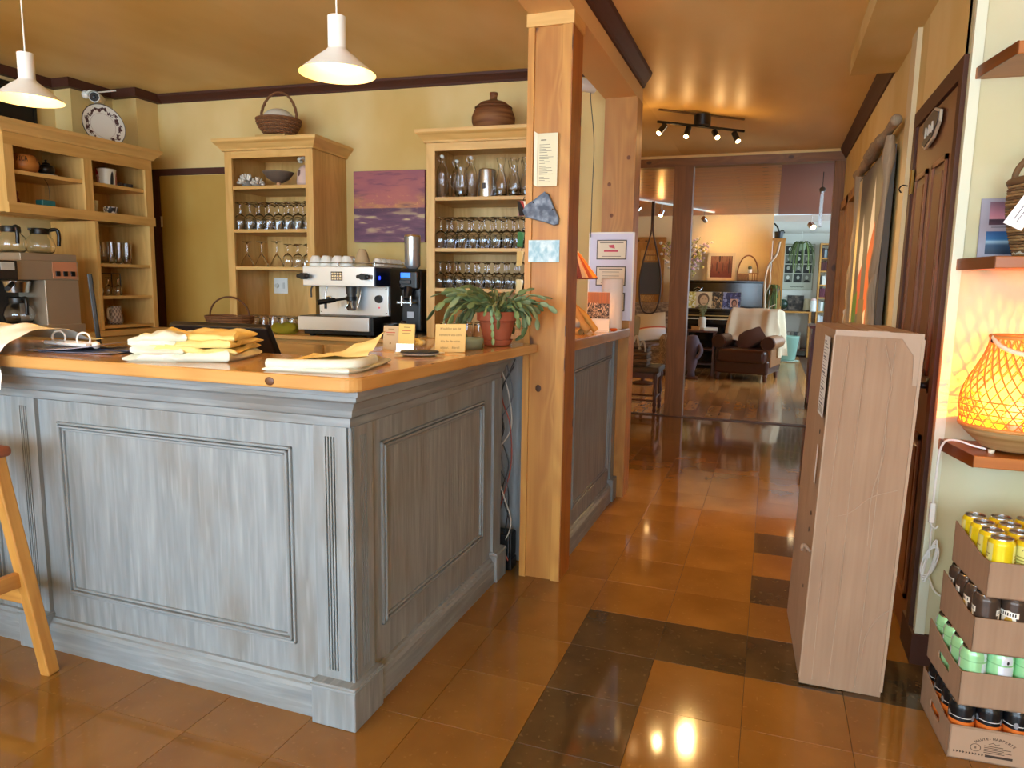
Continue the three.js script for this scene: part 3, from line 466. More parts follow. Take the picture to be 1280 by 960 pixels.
// trays of cans
{
  const canP = [[0, 0], [.024, 0], [.031, .008], [.033, .014], [.033, .138], [.0305, .147], [.0265, .153], [.0265, .156], [.0255, .156], [.0245, .153], [0, .153]];
  const canG = lathe(canP.slice(0, 7), 28), lidG = join([lathe(canP.slice(6), 28), place(new THREE.TorusGeometry(.0262, .0011, 6, 28), 0, 0, 0, Math.PI / 2).translate(0, .1562, 0), place(bx(-.006, .006, 0, .001, -.011, .013, 'z', .0004), 0, .1535, 0)]);
  const uvFix = (g) => { const p = g.attributes.position, uv = g.attributes.uv; for (let i = 0; i < p.count; i++) uv.setXY(i, uv.getX(i), p.getY(i) / .156); return g; }; uvFix(canG);
  const can = (bg, draw) => M(0xffffff, .28, { metalness: .25, map: canvasTex(512, 256, (c) => { c.fillStyle = bg; c.fillRect(0, 0, 512, 256); draw(c); }) });
  const kinds = [
    ['black', 'black tall can with an orange lower band', can('#17171a', (c) => { c.fillStyle = '#e0762e'; c.fillRect(0, 84, 512, 172); c.strokeStyle = '#d9d9d9'; c.lineWidth = 4; c.beginPath(); c.moveTo(0, 66); c.lineTo(512, 66); c.stroke(); c.fillStyle = '#8d8d92'; for (const x of [60, 230, 400]) { c.beginPath(); c.arc(x, 64, 15, 0, 7); c.fill(); } }), 'cans in the lowest tray'],
    ['green', 'pale green tall can with a white label', can('#9fdca0', (c) => { c.strokeStyle = '#86c488'; c.lineWidth = 5; c.beginPath(); c.moveTo(0, 52); c.lineTo(512, 52); c.stroke(); c.fillStyle = '#dfe6f0'; for (const x of [0, 256]) { c.fillRect(x + 60, 10, 80, 40); c.fillRect(x + 45, 58, 110, 60); } c.fillStyle = '#222'; for (const x of [100, 356]) { c.beginPath(); c.arc(x, 38, 8, 0, 7); c.fill(); } }), 'cans in the second tray'],
    ['brown', 'dark brown tall can with a cream emblem', can('#4a3a30', (c) => { c.fillStyle = '#ddd6c4'; for (const x of [20, 276]) { c.beginPath(); c.arc(x + 80, 104, 48, 0, 7); c.fill(); } c.fillStyle = '#c79a3a'; for (const x of [20, 276]) { c.beginPath(); c.arc(x + 84, 108, 26, 0, 7); c.fill(); } c.fillStyle = '#f1ece0'; for (const x of [20, 276]) c.fillRect(x + 18, 60, 124, 26); c.fillStyle = '#3a2c24'; for (const x of [20, 276]) for (let k = 0; k < 7; k++) c.fillRect(x + 28 + k * 15, 66, 8, 14); }), 'cans in the third tray'],
    ['yellow', 'yellow tall can with a pale printed panel', can('#e8cf1c', (c) => { c.fillStyle = '#e4e08a'; for (const x of [0, 256]) c.fillRect(x + 30, 24, 130, 232); c.fillStyle = '#a9a04e'; for (const x of [0, 256]) for (let i = 0; i < 7; i++) c.fillRect(x + 48, 70 + i * 14, 94 - (i % 3) * 16, 6); c.strokeStyle = '#444'; c.lineWidth = 3; for (const x of [95, 351]) { c.beginPath(); c.arc(x, 46, 10, Math.PI, 0); c.stroke(); } }), 'cans in the top tray'],
  ];
  const spots = [[.545, 0, -2.168, .07], [.558, .163, -2.165, .1], [.573, .326, -2.16, .08], [.592, .489, -2.155, .085]], n = 4, p = .0672, w = n * p + .008, th = .003;
  const names = ['lowest cardboard tray printed with brewery lettering, holding black cans', 'second cardboard tray from the floor holding pale green cans', 'third cardboard tray from the floor holding dark brown cans', 'topmost cardboard tray holding yellow cans'];
  spots.forEach(([x, y, z, a], i) => {
    const t = thing('can_tray', names[i], 'tray', [x, y, z], a, 'stacked trays of cans'), hgt = .1;
    obj('bottom', bx(0, w, 0, th, -w, 0, 'x'), W.card, t); obj('front_panel', bx(0, w, 0, hgt, -th, 0, 'x'), W.card, t); obj('back_panel', bx(0, w, 0, hgt, -w, -w + th, 'x'), W.card, t);
    for (const s of [0, 1]) {
      const sh = new THREE.Shape([[0, 0], [w, 0], [w, hgt + .025], [w - .05, hgt + .02], [.06, hgt - .004], [0, hgt]].map(([a_, b_]) => new THREE.Vector2(a_, b_)));
      if (i < 2) sh.holes.push(new THREE.Path([[.09, .045], [.09, .068], [.18, .07], [.18, .047]].map(([a_, b_]) => new THREE.Vector2(a_, b_))));
      const g = new THREE.ExtrudeGeometry(sh, { depth: th, bevelEnabled: false }); g.rotateY(Math.PI / 2); g.translate(s ? w - th : 0, 0, 0); obj('side_panel', uvBox(g, 'z'), W.card, t);
    }
    if (i === 0) {
      const cv = canvasTex(512, 200, (c) => {
        c.fillStyle = '#a88a70'; c.fillRect(0, 0, 512, 200); c.fillStyle = '#3a2c22'; c.font = 'bold 22px sans-serif';
        const s = 'HAUTE-HARPERIE', m = s.length; for (let k = 0; k < m; k++) { const an = (k - (m - 1) / 2) * .11; c.save(); c.translate(210 + 130 * Math.sin(an), 180 - 130 * Math.cos(an)); c.rotate(an); c.fillText(s[k], -7, 0); c.restore(); }
        c.lineWidth = 3; c.strokeStyle = '#3a2c22'; c.beginPath(); c.moveTo(180, 82); c.lineTo(200, 70); c.lineTo(215, 80); c.lineTo(232, 72); c.stroke();
        c.beginPath(); c.arc(120, 115, 24, 0, 7); c.stroke(); c.font = 'bold 20px sans-serif'; c.fillText('8', 114, 122);
        for (let k = 0; k < 5; k++) c.fillRect(160, 92 + k * 11, 90 + (k * 37) % 70, 4);
        for (let k = 0; k < 10; k++) { c.beginPath(); c.moveTo(16 + k * 15, 150); c.lineTo(26 + k * 15, 158); c.lineTo(16 + k * 15, 166); c.fill(); }
        c.fillRect(168, 152, 130, 16); c.strokeRect(430, 40, 70, 120);
      });
      obj('print', new THREE.PlaneGeometry(w - .012, .09).translate(w / 2, .049, .0006), M(0xffffff, .85, { map: cv }), t);
    }
    const [cn, cl, cm, cg] = kinds[i];
    for (let r = 0; r < n; r++) for (let k = 0; k < n; k++) {
      if (i < 3 && r > 0 && k > 0) continue;
      const lx = .004 + (k + .5) * p, lz = -.004 - (r + .5) * p, ca = Math.cos(a), sa = Math.sin(a);
      const o = thing('drink_can', cl + ' in the ' + ['lowest', 'second', 'third', 'topmost'][i] + ' tray', 'can', [x + ca * lx + sa * lz, y + th, z - sa * lx + ca * lz], a + rr(-.35, .35) + (k ? rr(-2.5, 2.5) : 0), cg);
      obj('body', canG, cm, o); obj('lid', lidG, W.steel, o);
    }
  });
}
// bar stool
{
  const t = thing('bar_stool', 'light wooden bar stool with splayed legs beside the bar counter', 'stool', [-2.42, 0, -1.33]), F = .235, TP = .165, m = W.pine, sy = .745;
  const leg = (sx, sz) => { const g = new RoundedBoxGeometry(.042, sy / .985, .042, 2, .006); uvBox(g, 'y', sx, sz); const A = V(sx * F, .01, -sz * F), B = V(sx * TP, sy, -sz * TP); g.applyQuaternion(new THREE.Quaternion().setFromUnitVectors(V(0, 1, 0), B.clone().sub(A).normalize())); const c = A.add(B).multiplyScalar(.5); return g.translate(c.x, c.y - .004, c.z); };
  for (const sx of [-1, 1]) for (const sz of [-1, 1]) obj('leg', leg(sx, sz), m, t);
  const k = (y) => mixn(F, TP, y / sy);
  for (const s of [-1, 1]) { const a = k(.28) - .01, b = k(.34) - .01; obj('stretcher', bx(-a, a, .255, .305, s * a - .012, s * a + .012, 'x', .004), m, t); obj('stretcher', bx(s * b - .012, s * b + .012, .315, .365, -b, b, 'z', .004), m, t); }
  obj('seat', [place(new RoundedBoxGeometry(.40, .035, .40, 3, .015), 0, sy + .017, 0)], M(0x8a4a26, .5), t);
}
// ================= THINGS ON AND AROUND THE COUNTERS =================
const TOP = 1.056;
// pendants
for (const [x, y, z, l] of [[-1.327, 1.951, -2.02, 'white conical pendant lamp above the counter corner'], [-2.69, 1.965, -2.02, 'white conical pendant lamp near the wall hutch']]) {
  const t = thing('pendant_lamp', l, 'lamp', [x, y, z]), w = M(0xeef0ea, .35, { side: THREE.DoubleSide });
  obj('shade', lathe([[.028, .17], [.028, .078], [.034, .07], [.06, .05], [.119, .001], [.12, 0], [.1185, .0005], [.058, .0475], [.032, .066], [.0265, .076], [.0265, .168], [.002, .168], [.002, .17], [.028, .17]], 48), w, t);
  obj('cord', rod([0, .17, 0], [0, H1 - y, 0], .0028), W.white, t); obj('ceiling_rose', place(cyl(.04, .045, .02), 0, H1 - y - .02, 0), W.white, t);
  obj('lamp_holder', place(cyl(.018, .018, .06), 0, .09, 0), W.white, t);
  obj('bulb', lathe([[0, .02], [.016, .023], [.026, .034], [.029, .046], [.026, .06], [.016, .08], [.013, .1], [0, .1]], 24), M(0xfff0c8, .3, { emissive: 0xffd890, emissiveIntensity: 7 }), t);
  point(t, 0, .045, 0, 0xffb648, .75, 1.3);
}
// cloths: layers with folded rounded edges and ripples
function clothSlab(w, d, h, seed, rip = .006) {
  const g = new RoundedBoxGeometry(w, h, d, 4, h * .48), p = g.attributes.position;
  const big = mergeVertices(new THREE.BoxGeometry(w, h, d, 22, 3, 18)), q = big.attributes.position;
  for (let i = 0; i < q.count; i++) {
    let x = q.getX(i), y = q.getY(i), z = q.getZ(i); const ex = Math.abs(x) / (w / 2), ez = Math.abs(z) / (d / 2), k = pn(x * 14 + 20, z * 14 + 20, 99, 99, seed), k2 = pn(x * 40 + 20, z * 22 + 20, 99, 99, seed + 3);
    const f = Math.sqrt(Math.max(0, 1 - (Math.abs(y) / (h / 2)) ** 2)); x *= 1 + (f - .5) * h / w * (ex > .99 ? 1.2 : 0); z *= 1 + (f - .5) * h / d * (ez > .99 ? 1.2 : 0);
    x += (pn(z * 12 + 9, y * 30 + 9, 99, 99, seed + 7) - .5) * .02 * ex; z += (pn(x * 12 + 9, y * 30 + 9, 99, 99, seed + 8) - .5) * .02 * ez;
    y += ((k - .5) * 2 * rip + (k2 - .5) * rip) * (y > 0 ? 1 : .15); q.setXYZ(i, x, y + h / 2, z);
  }
  big.computeVertexNormals(); return big;
}
{
  const cy = M(0xe8d084, .9), cw = M(0xd9d8c4, .9);
  const L = ['lowest pale towel of the folded stack on the bar worktop', 'second towel up in the folded stack on the bar worktop', 'third towel up in the folded stack on the bar worktop', 'top yellow towel of the folded stack on the bar worktop'];
  let y = TOP; [[.30, .26, .024, -.02, cw], [.29, .25, .022, .06, cy], [.28, .24, .02, -.05, cy], [.27, .22, .018, .08, cy]].forEach(([w, d, h, a, m], i) => {
    const t = thing('folded_towel', L[i], 'towel', [-1.72 + i * .006, y, -1.80], .35 + a, 'folded towels on the bar'); y += h - .001;
    obj('cloth', clothSlab(w, d, h, 11 + i * 5, .011), m, t);
    obj('fold', [clothSlab(w * .5, d * .98, h * 1.1, 31 + i, .012).translate(-w * .27, -.001, .01)], cw, t);
  });
  const t = thing('folded_tablecloth', 'cream yellow tablecloth folded flat near the worktop corner', 'tablecloth', [-1.215, TOP, -1.79], .18);
  obj('lower_layer', clothSlab(.25, .30, .014, 71, .003), cw, t); obj('upper_layer', clothSlab(.23, .25, .012, 75, .005).translate(-.005, .012, -.015), cy, t);
  const roll = tube([[-.13, .02, .135], [0, .022, .14], [.12, .025, .12], [.14, .03, .02]], .014, 30, 10); obj('rolled_edge', roll, cw, t);
  const fl = new THREE.PlaneGeometry(.2, .16, 16, 12), p = fl.attributes.position; for (let i = 0; i < p.count; i++) { const x = p.getX(i), z = p.getY(i); p.setXYZ(i, x + .02, .026 + .075 * clamp((x + .1) / .2) ** 1.6 * clamp((z + .1) / .16) + (pn(x * 30 + 9, z * 30 + 9, 99, 99, 5) - .5) * .02, -z - .06); } fl.computeVertexNormals();
  obj('raised_fold', fl, M(0xe8d48e, .9, { side: THREE.DoubleSide }), t);
}
{ // cloth hanging over the worktop edge
  const t = thing('draped_cloth', 'white cloth draped over the worktop edge by the grey menus', 'cloth', [-2.485, TOP, -1.66]);
  const g = new THREE.PlaneGeometry(.4, .62, 30, 40), p = g.attributes.position;
  for (let i = 0; i < p.count; i++) {
    const x = p.getX(i), s = p.getY(i) + .31, n = (pn(x * 12 + 30, s * 9 + 30, 99, 99, 4) - .5) * .05, n2 = (pn(x * 26 + 30, s * 20 + 30, 99, 99, 9) - .5) * .014; let y, z;
    if (s < .12) { y = -.12 + s + .012; z = .088 + .01 + n * .35 + .01; } else { const k = (s - .12) / .5; y = .018 + .075 * Math.sin(clamp(k * 1.2) * Math.PI) * (.7 + n * 8) + Math.max(0, n2) + .01; z = .09 - k * .38; }
    p.setXYZ(i, x + n * .3 + (s > .4 ? (s - .4) * x * -.4 : 0), y, z + n2);
  }
  g.computeVertexNormals(); obj('cloth', g, M(0xf4f1e4, .9, { side: THREE.DoubleSide }), t);
}
{
  const t = thing('ring_binder_clip', 'white twin ring clip lying on the grey menus', 'clip', [-2.26, TOP + .012, -1.80], -.1), m = M(0xe8dfd6, .5);
  obj('rod', rod([-.12, .012, 0], [.12, .012, 0], .009), m, t); obj('rod', rod([-.12, .012, .028], [.11, .012, .028], .007), m, t);
  for (const x of [-.07, .065]) obj('ring', place(new THREE.TorusGeometry(.022, .0035, 8, 24), 0, 0, 0, 0, .5).translate(x, .03, .012), m, t);
  obj('end_cap', ball(.013, .12, .012, .006), m, t);
}
{
  const tones = [0x7d7b8c, 0x5a596c, 0x9b98a6], L = ['grey folded menu card under the ring clip', 'dark grey menu sheet with a lifted corner', 'pale grey menu sheet on top of the pile'];
  [[-2.18, -1.84, .30, .24, .1], [-2.06, -1.9, .26, .2, -.25], [-2.24, -1.80, .24, .2, .3]].forEach(([x, z, w, d, a], i) => {
    const t = thing('menu_sheet', L[i], 'menu', [x, TOP + .001 + i * .003, z], a, 'grey menus on the bar'), g = new THREE.BoxGeometry(w, .002, d, 12, 1, 4), p = g.attributes.position;
    for (let k = 0; k < p.count; k++) { const u = p.getX(k) / w + .5; p.setY(k, p.getY(k) + .001 + .008 * u * u * (i + .3)); } g.computeVertexNormals(); obj('sheet', g, M(tones[i], .6), t);
  });
}
{ // till screens standing on the work shelf behind the worktop
  const s = thing('work_shelf', 'low work shelf behind the bar worktop', 'shelf', [-2.4, 0, -2.3]); Q(s, 'board', bx(-3.5, -1.5, .84, .87, -2.62, -2.04, 'x'), M(0xb2956a, .7)); Q(s, 'support', bx(-3.45, -1.6, .0, .84, -2.5, -2.46, 'x'), M(0xa98c62, .7)); 
  const t = thing('till_screen', 'black till screen seen from behind on the bar', 'monitor', [-2.055, .87, -2.33]); t.rotation.y = .03;
  const b = place(new RoundedBoxGeometry(.47, .31, .034, 3, .008), 0, .155, 0, .5).translate(0, -.03, 0); obj('screen_housing', b, M(0x14161a, .3), t);
  obj('rear_hump', place(new RoundedBoxGeometry(.3, .2, .03, 3, .01), 0, .155, -.028, .5).translate(0, -.03, .05), M(0x101216, .35), t);
  obj('stand', [place(bx(-.1, .1, 0, .012, -.14, .0), 0, 0, 0), rod([0, .01, -.1], [0, .14, -.06], .02)], W.black, t);
  const u = thing('tablet_screen', 'slim black screen seen edge-on behind the ring clip', 'monitor', [-2.73, .87, -2.3], 1.13);
  obj('panel', place(new RoundedBoxGeometry(.26, .44, .018, 2, .004), 0, .225, 0, 0, 0, 0).rotateX(-.0).applyMatrix4(new THREE.Matrix4().makeShear(0, 0, 0, 0, 0, 0)), W.black, u); u.rotation.set(0, -.70, 0); u.rotation.order = 'ZYX'; u.rotation.z = .1;
  obj('foot', bx(-.08, .08, 0, .01, -.06, .06), W.black, u);
}
// cards and sign
function flatCard(w, h, draw, px = 256) { const cv = canvasTex(px, Math.round(px * h / w), draw); return M(0xffffff, .8, { map: cv }); }
for (const [x, z, a, w, h, l, c] of [[-1.33, -2.34, -.05, .066, .09, 'grey-beige leaflet card behind the yellow leaflet', '#b9a17c'], [-1.238, -2.29, .05, .064, .102, 'yellow leaflet card standing in its clear holder', '#d8b668']]) {
  const t = thing('leaflet_card', l, 'card', [x, TOP, z], a); t.rotation.x = -.12;
  obj('card', bx(-w / 2, w / 2, 0, h, -.003, 0), M(0xb89a60, .8), t);
  obj('print', new THREE.PlaneGeometry(w - .002, h - .002).translate(0, h / 2, .0006), flatCard(w, h, (g, W_, H_) => { g.fillStyle = c; g.fillRect(0, 0, W_, H_); g.fillStyle = '#b4503a'; g.fillRect(50, 90, 150, 12); g.fillStyle = '#7a6238'; g.fillRect(60, 130, 130, 8); g.fillRect(80, 40, 100, 10); g.fillRect(112, H_ - 110, 26, 30); }), t);
  obj('holder', [bx(-w / 2 - .003, w / 2 + .003, 0, .003, -.02, .022, 'x'), bx(-w / 2 - .003, w / 2 + .003, 0, .03, .006, .008, 'x')], W.glass, t);
}
{
  const t = thing('sign_card', 'beige card sign with a handwritten reminder about keys', 'sign', [-1.097, TOP, -2.365], .12); t.rotation.x = -.2; t.rotation.z = .05;
  obj('card', bx(-.058, .058, 0, .104, -.004, 0), M(0xcaa764, .85), t);
  obj('print', new THREE.PlaneGeometry(.114, .102).translate(0, .052, .0006), flatCard(.114, .102, (g, w, h) => { g.fillStyle = '#d2b06e'; g.fillRect(0, 0, w, h); g.fillStyle = '#2c2620'; g.font = '48px sans-serif'; g.textAlign = 'center'; ["N'oubliez pas de", 'remettre vos clefs', 'à la fin de votre', 'séjour.    Merci!'].forEach((s, i) => g.fillText(s, w / 2, 90 + i * 105, w - 40)); }, 512), t);
  obj('prop', bx(-.02, .02, 0, .07, -.05, -.047), M(0xb8955a, .85), t); t.children[2].rotation.x = .0;
}
{
  const t = thing('serving_plate', 'white oval plate beside the beige sign card', 'plate', [-1.135, TOP, -2.2], .5); obj('dish', lathe([[0, .002], [.05, .002], [.055, .004], [.075, .009], [.076, .011], [.06, .009], [.05, .006], [0, .005]], 36).scale(1.15, 1, .8), W.white, t);
  const n = thing('slate_coaster', 'dark blue-grey oval coaster lying on the white plate', 'coaster', [-1.135, TOP + .011, -2.2], .5); obj('disc', lathe([[0, 0], [.06, 0], [.062, .003], [.058, .006], [0, .006]], 32).scale(1.1, 1, .75), M(0x2c3038, .5), n);
  const g = thing('glass_bowl', 'clear low glass bowl of sweets behind the plate', 'bowl', [-1.26, TOP, -2.42]); obj('bowl', lathe([[0, .003], [.05, .003], [.075, .025], [.085, .045], [.087, .045], [.078, .023], [.052, 0], [0, 0]], 36), W.glass, g);
  const q = rng(12); for (let i = 0; i < 9; i++) { const a = q() * 6.28, r = q() * .045; obj('sweet', ball(.014, r * Math.cos(a), .02 + q() * .012, r * Math.sin(a), 1.2, .8, 1, 10), M([0xe8d27a, 0xcfc9a0, 0xd9b860][i % 3], .4), g); }
  const d = thing('key_dish', 'pale green glass dish between the sign card and the plant pot', 'dish', [-1.1, TOP, -2.53]); obj('dish', lathe([[0, .004], [.05, .004], [.058, .012], [.058, .04], [.064, .042], [.066, .036], [.064, .002], [0, 0]], 36), M(0xa9b79a, .15, { transmission: .5, thickness: 0 }), d);
  obj('key', [place(new THREE.TorusGeometry(.012, .003, 6, 16), -.02, .012, 0, Math.PI / 2), bx(-.01, .03, .01, .013, -.003, .003, 'x')], W.darkMetal, d);
}
// potted plant
{
  const t = thing('potted_plant', 'leafy trailing cactus in a terracotta pot on the bar worktop', 'plant', [-1.05, TOP, -2.72]);
  obj('pot', lathe([[0, .016], [.05, .016], [.056, .03], [.07, .09], [.072, .1], [.08, .102], [.083, .106], [.084, .138], [.078, .14], [.074, .135], [.068, .1], [0, .1]], 40), W.terracotta, t);
  obj('saucer', lathe([[0, .001], [.05, .001], [.056, .006], [.064, .024], [.067, .026], [.062, .026], [.05, .012], [0, .012]], 40), W.terracotta, t);
  obj('rib', place(new THREE.TorusGeometry(.0715, .0022, 6, 40), 0, .094, 0, Math.PI / 2), W.terracotta, t);
  obj('soil', place(cyl(.072, .072, .006), 0, .122, 0), M(0x2c2118, .95), t);
  const greens = [0x55663c, 0x677a4c, 0x465634, 0x7b8a62].map((c) => M(c, .55)), q = rng(33);
  const seg = (L, wd) => { const g = new THREE.SphereGeometry(.5, 8, 6); g.scale(wd, L, wd * .28); return g.translate(0, L / 2, 0); };
  for (let i = 0; i < 78; i++) {
    const a = q() * Math.PI * 2 , out = .35 + .75 * q(), n = 4 + (q() * 3 | 0); let p = V(.05 * Math.cos(a) * q(), .125, .05 * Math.sin(a) * q()), el = 1.05 - .5 * out * q(); const parts = []; const ta = a + (q() - .5) * .5;
    for (let k = 0; k < n; k++) { const L = (.034 + .012 * q()) * (Math.cos(a) < -.2 ? 1.2 : .92), d = V(Math.cos(el) * Math.cos(ta), Math.sin(el), Math.cos(el) * Math.sin(ta)); const g = seg(L * 1.15, .021 + .006 * q()); g.rotateY(q() * 3); g.applyQuaternion(new THREE.Quaternion().setFromUnitVectors(V(0, 1, 0), d)); g.translate(p.x, p.y, p.z); parts.push(g); p = p.addScaledVector(d, L); el -= (.38 + .35 * q()) * out; if (p.y < .03) break; }
    obj('stem', parts, greens[i % 4], t);
  }
  const tr = []; let y = .15; for (let k = 0; k < 5; k++) { const g = seg(.03, .016); g.rotateZ(Math.PI); tr.push(g.translate(.01 + .002 * k, y, .088)); y -= .028; } obj('stem', tr, M(0x8aa06a, .55), t);
}
// pillar notices
{
  const t = thing('paper_notice', 'folded printed menu sheet pinned to the pine pillar', 'notice', [-.916, 1.71, -2.903]), pr_ = canvasTex(256, 512, (g) => { g.fillStyle = '#dcd6b6'; g.fillRect(0, 0, 256, 512); g.fillStyle = '#5a554a'; g.fillRect(40, 60, 70, 9); for (let i = 0; i < 26; i++) if (i % 7) g.fillRect(24, 92 + i * 15, 60 + (i * 71) % 130, 4); });
  const a = new THREE.PlaneGeometry(.086, .212); obj('page', a.translate(.01, .106, .003), M(0xffffff, .8, { map: pr_, side: THREE.DoubleSide }), t);
  const g = extr([[-.034, 0], [-.048, .008], [-.048, .222], [-.034, .212]], .002); obj('folded_edge', g.translate(0, 0, .002), W.paper, t);
  const s = thing('slate_stone', 'flat blue-grey slate stone fixed to the pine pillar', 'stone', [-.925, 1.55, -2.906]);
  const so = extr([[-.083, .062], [-.07, .085], [-.035, .105], [.012, .138], [.03, .125], [.055, .07], [.076, .03], [.074, .006], [.055, 0], [.02, .012], [-.03, .025], [-.07, .035]], .014, .004);
  obj('slab', uvBox(so, 'y'), M(0xffffff, .55, { map: tex(128, 128, (u, v) => { const f = fbm(u, v, 5, 5, 81, 5); return mix3(hex(0x39465a), hex(0x8a98a8), clamp(f * 2 - .6)); }, .12, .12), bumpMap: T.paintBump, bumpScale: .002 }), s);
  for (const [x, y] of [[-.035, .095], [.05, .065]]) obj('screw', ball(.004, x, y, .017), W.darkMetal, s);
  const b = thing('blue_card', 'pale blue textured card pinned to the pine pillar', 'card', [-.914, 1.4, -2.904]);
  obj('card', bx(-.068, .068, 0, .091, 0, .0025, 'x', .001), M(0xffffff, .6, { map: tex(128, 128, (u, v) => mix3(hex(0x8fb9cc), hex(0xd6e8ee), clamp(fbm(u, v, 6, 6, 91, 5) * 2 - .5)), .14, .1) }), b);
  const tags = [[1.66, -2.93, [0xe9e2d0, 0xb3392c, 0x2a2522], 'red and cream key tags hung on the pillar beside the slate'], [1.53, -2.92, [0x4f7a4a, 0x2f6d3c], 'green ribbon key tag hung on the pillar'], [1.45, -2.915, [0xd9bf86, 0xc9a968], 'wooden peg hung on the pillar below the green ribbon'], [1.33, -2.912, [0xe6d9b0, 0xd8c08a], 'cream paper tag hung lowest on the pillar']];
  for (const [y, z, cols, l] of tags) { const k = thing('key_tag', l, 'tag', [-1.001, y, z]); obj('hook', tube([[0, .012, 0], [-.012, .012, 0], [-.016, .004, 0], [-.014, -.004, 0]], .0016, 10, 5), W.darkMetal, k); cols.forEach((c, i) => { const g = bx(-.013, .011, -.066, -.004, -.0008, .0008, 'y'); obj('tag', place(g, -.016 - i * .007, 0, .004 * i, 0, .4 + i * .2, (i - 1) * .16), M(c, .7), k); }); }
}
// things on the pay counter
{
  const t = thing('striped_lamp', 'small table lamp with orange striped shade on a driftwood base', 'lamp', [-.985, TOP, -3.66]), n = 20;
  for (let i = 0; i < n; i++) {
    const a0 = i / n * Math.PI * 2, a1 = (i + 1) / n * Math.PI * 2, am = (a0 + a1) / 2, r0 = .024, r1 = .122, y0 = .415, y1 = .285, v = [], P = (r, a, y) => [r * Math.cos(a), y + (a === am ? .004 : 0), r * Math.sin(a)];
    const q = [[P(r0, a0, y0), P(r1, a0, y1), P(r1 * 1.03, am, y1), P(r0, am, y0)], [P(r0, am, y0), P(r1 * 1.03, am, y1), P(r1, a1, y1), P(r0, a1, y0)]]; for (const [A, B, C, D] of q) v.push(...A, ...C, ...B, ...A, ...D, ...C);
    const g = new THREE.BufferGeometry(); g.setAttribute('position', new THREE.Float32BufferAttribute(v, 3)); g.setAttribute('uv', new THREE.Float32BufferAttribute(new Float32Array(v.length / 3 * 2), 2)); g.computeVertexNormals();
    obj('shade_panel', g, M([0xf2b44a, 0xb8603a, 0xe8d8b0, 0x7a4448, 0xf08a2a][i % 5], .8, { transmission: .45, thickness: 0, side: THREE.DoubleSide }), t);
  }
  obj('shade_cap', ball(.024, 0, .418, 0, 1, .6, 1), M(0xfff0d0, .5, { emissive: 0xffc070, emissiveIntensity: .6 }), t);
  obj('rim', place(new THREE.TorusGeometry(.123, .003, 6, 40), 0, .285, 0, Math.PI / 2), M(0x6a2a18, .6), t);
  obj('bulb', ball(.025, 0, .33, 0), M(0xffe0b0, .4, { emissive: 0xffb050, emissiveIntensity: 6 }), t); point(t, 0, .33, 0, 0xff9a3c, .5, 1.2);
  obj('stem', tube([[0, .0, 0], [.006, .12, 0], [-.004, .22, 0], [0, .3, 0]], .014, 20, 8), M(0xd9a44c, .5), t);
  const dw = M(0xc99a5a, .8); obj('driftwood_root', tube([[-.02, .16, .01], [.02, .12, .03], [.06, .06, .05], [.10, .015, .06]], .022, 24, 8), dw, t); obj('driftwood_root', tube([[0, .1, 0], [-.01, .05, .06], [.02, .02, .1], [.08, .014, .13]], .02, 24, 8), dw, t); obj('driftwood_root', tube([[0, .14, 0], [.05, .1, -.02], [.09, .05, -.03], [.12, .012, -.03]], .018, 24, 8), M(0xd9a650, .7), t);
  obj('shell', place(ball(.04, 0, 0, 0, 1.2, .8, 1), .015, .05, .06), M(0xcdbcae, .6), t); obj('foot', place(cyl(.07, .06, .02), 0, 0, 0), M(0x6a4a2a, .8), t);
}
{ const t = thing('paper_towel_roll', 'white paper towel roll standing on the pay counter', 'paper roll', [-.87, TOP, -4.1]); obj('roll', lathe([[.02, 0], [.058, 0], [.06, .004], [.06, .286], [.057, .29], [.02, .29], [.02, 0]], 40), M(0xeeeae2, .9), t); obj('core', lathe([[.019, 0], [.019, .291], [.016, .291], [.016, 0]], 20), M(0xb09878, .9), t); }
{
  const t = thing('photo_stand', 'small standing photo of driftwood on the pay counter', 'photo', [-.885, TOP + .07, -3.82], .05), cv = canvasTex(256, 256, (g) => { g.fillStyle = '#7a5026'; g.fillRect(0, 0, 256, 110); const q = rng(3); for (let i = 0; i < 40; i++) { g.fillStyle = `rgba(${120 + q() * 60},${70 + q() * 40},30,.5)`; g.fillRect(q() * 256, 0, 4, 110); } for (let i = 0; i < 260; i++) { const v = 40 + q() * 170; g.fillStyle = `rgb(${v},${v * .9},${v * .75})`; g.beginPath(); g.ellipse(q() * 256, 110 + q() * 146, 4 + q() * 16, 3 + q() * 5, q() * 3, 0, 7); g.fill(); } });
  obj('card', bx(-.062, .062, 0, .145, -.004, 0), M(0xd9d2c0, .7), t); obj('print', new THREE.PlaneGeometry(.12, .141).translate(0, .0725, .0006), M(0xffffff, .5, { map: cv }), t); obj('easel', [bx(-.06, .06, -.07, 0, -.03, -.004), bx(-.065, .065, -.07, -.062, -.04, .03)], W.white, t);
  const l = thing('orange_lighter', 'orange lighter lying on the pay counter', 'lighter', [-.835, TOP, -3.93], .5); obj('body', place(new RoundedBoxGeometry(.07, .014, .022, 3, .006), 0, .007, 0), M(0xe8641e, .3), l); obj('cap', place(new RoundedBoxGeometry(.014, .013, .02, 2, .003), -.041, .007, 0), W.steel, l);
}
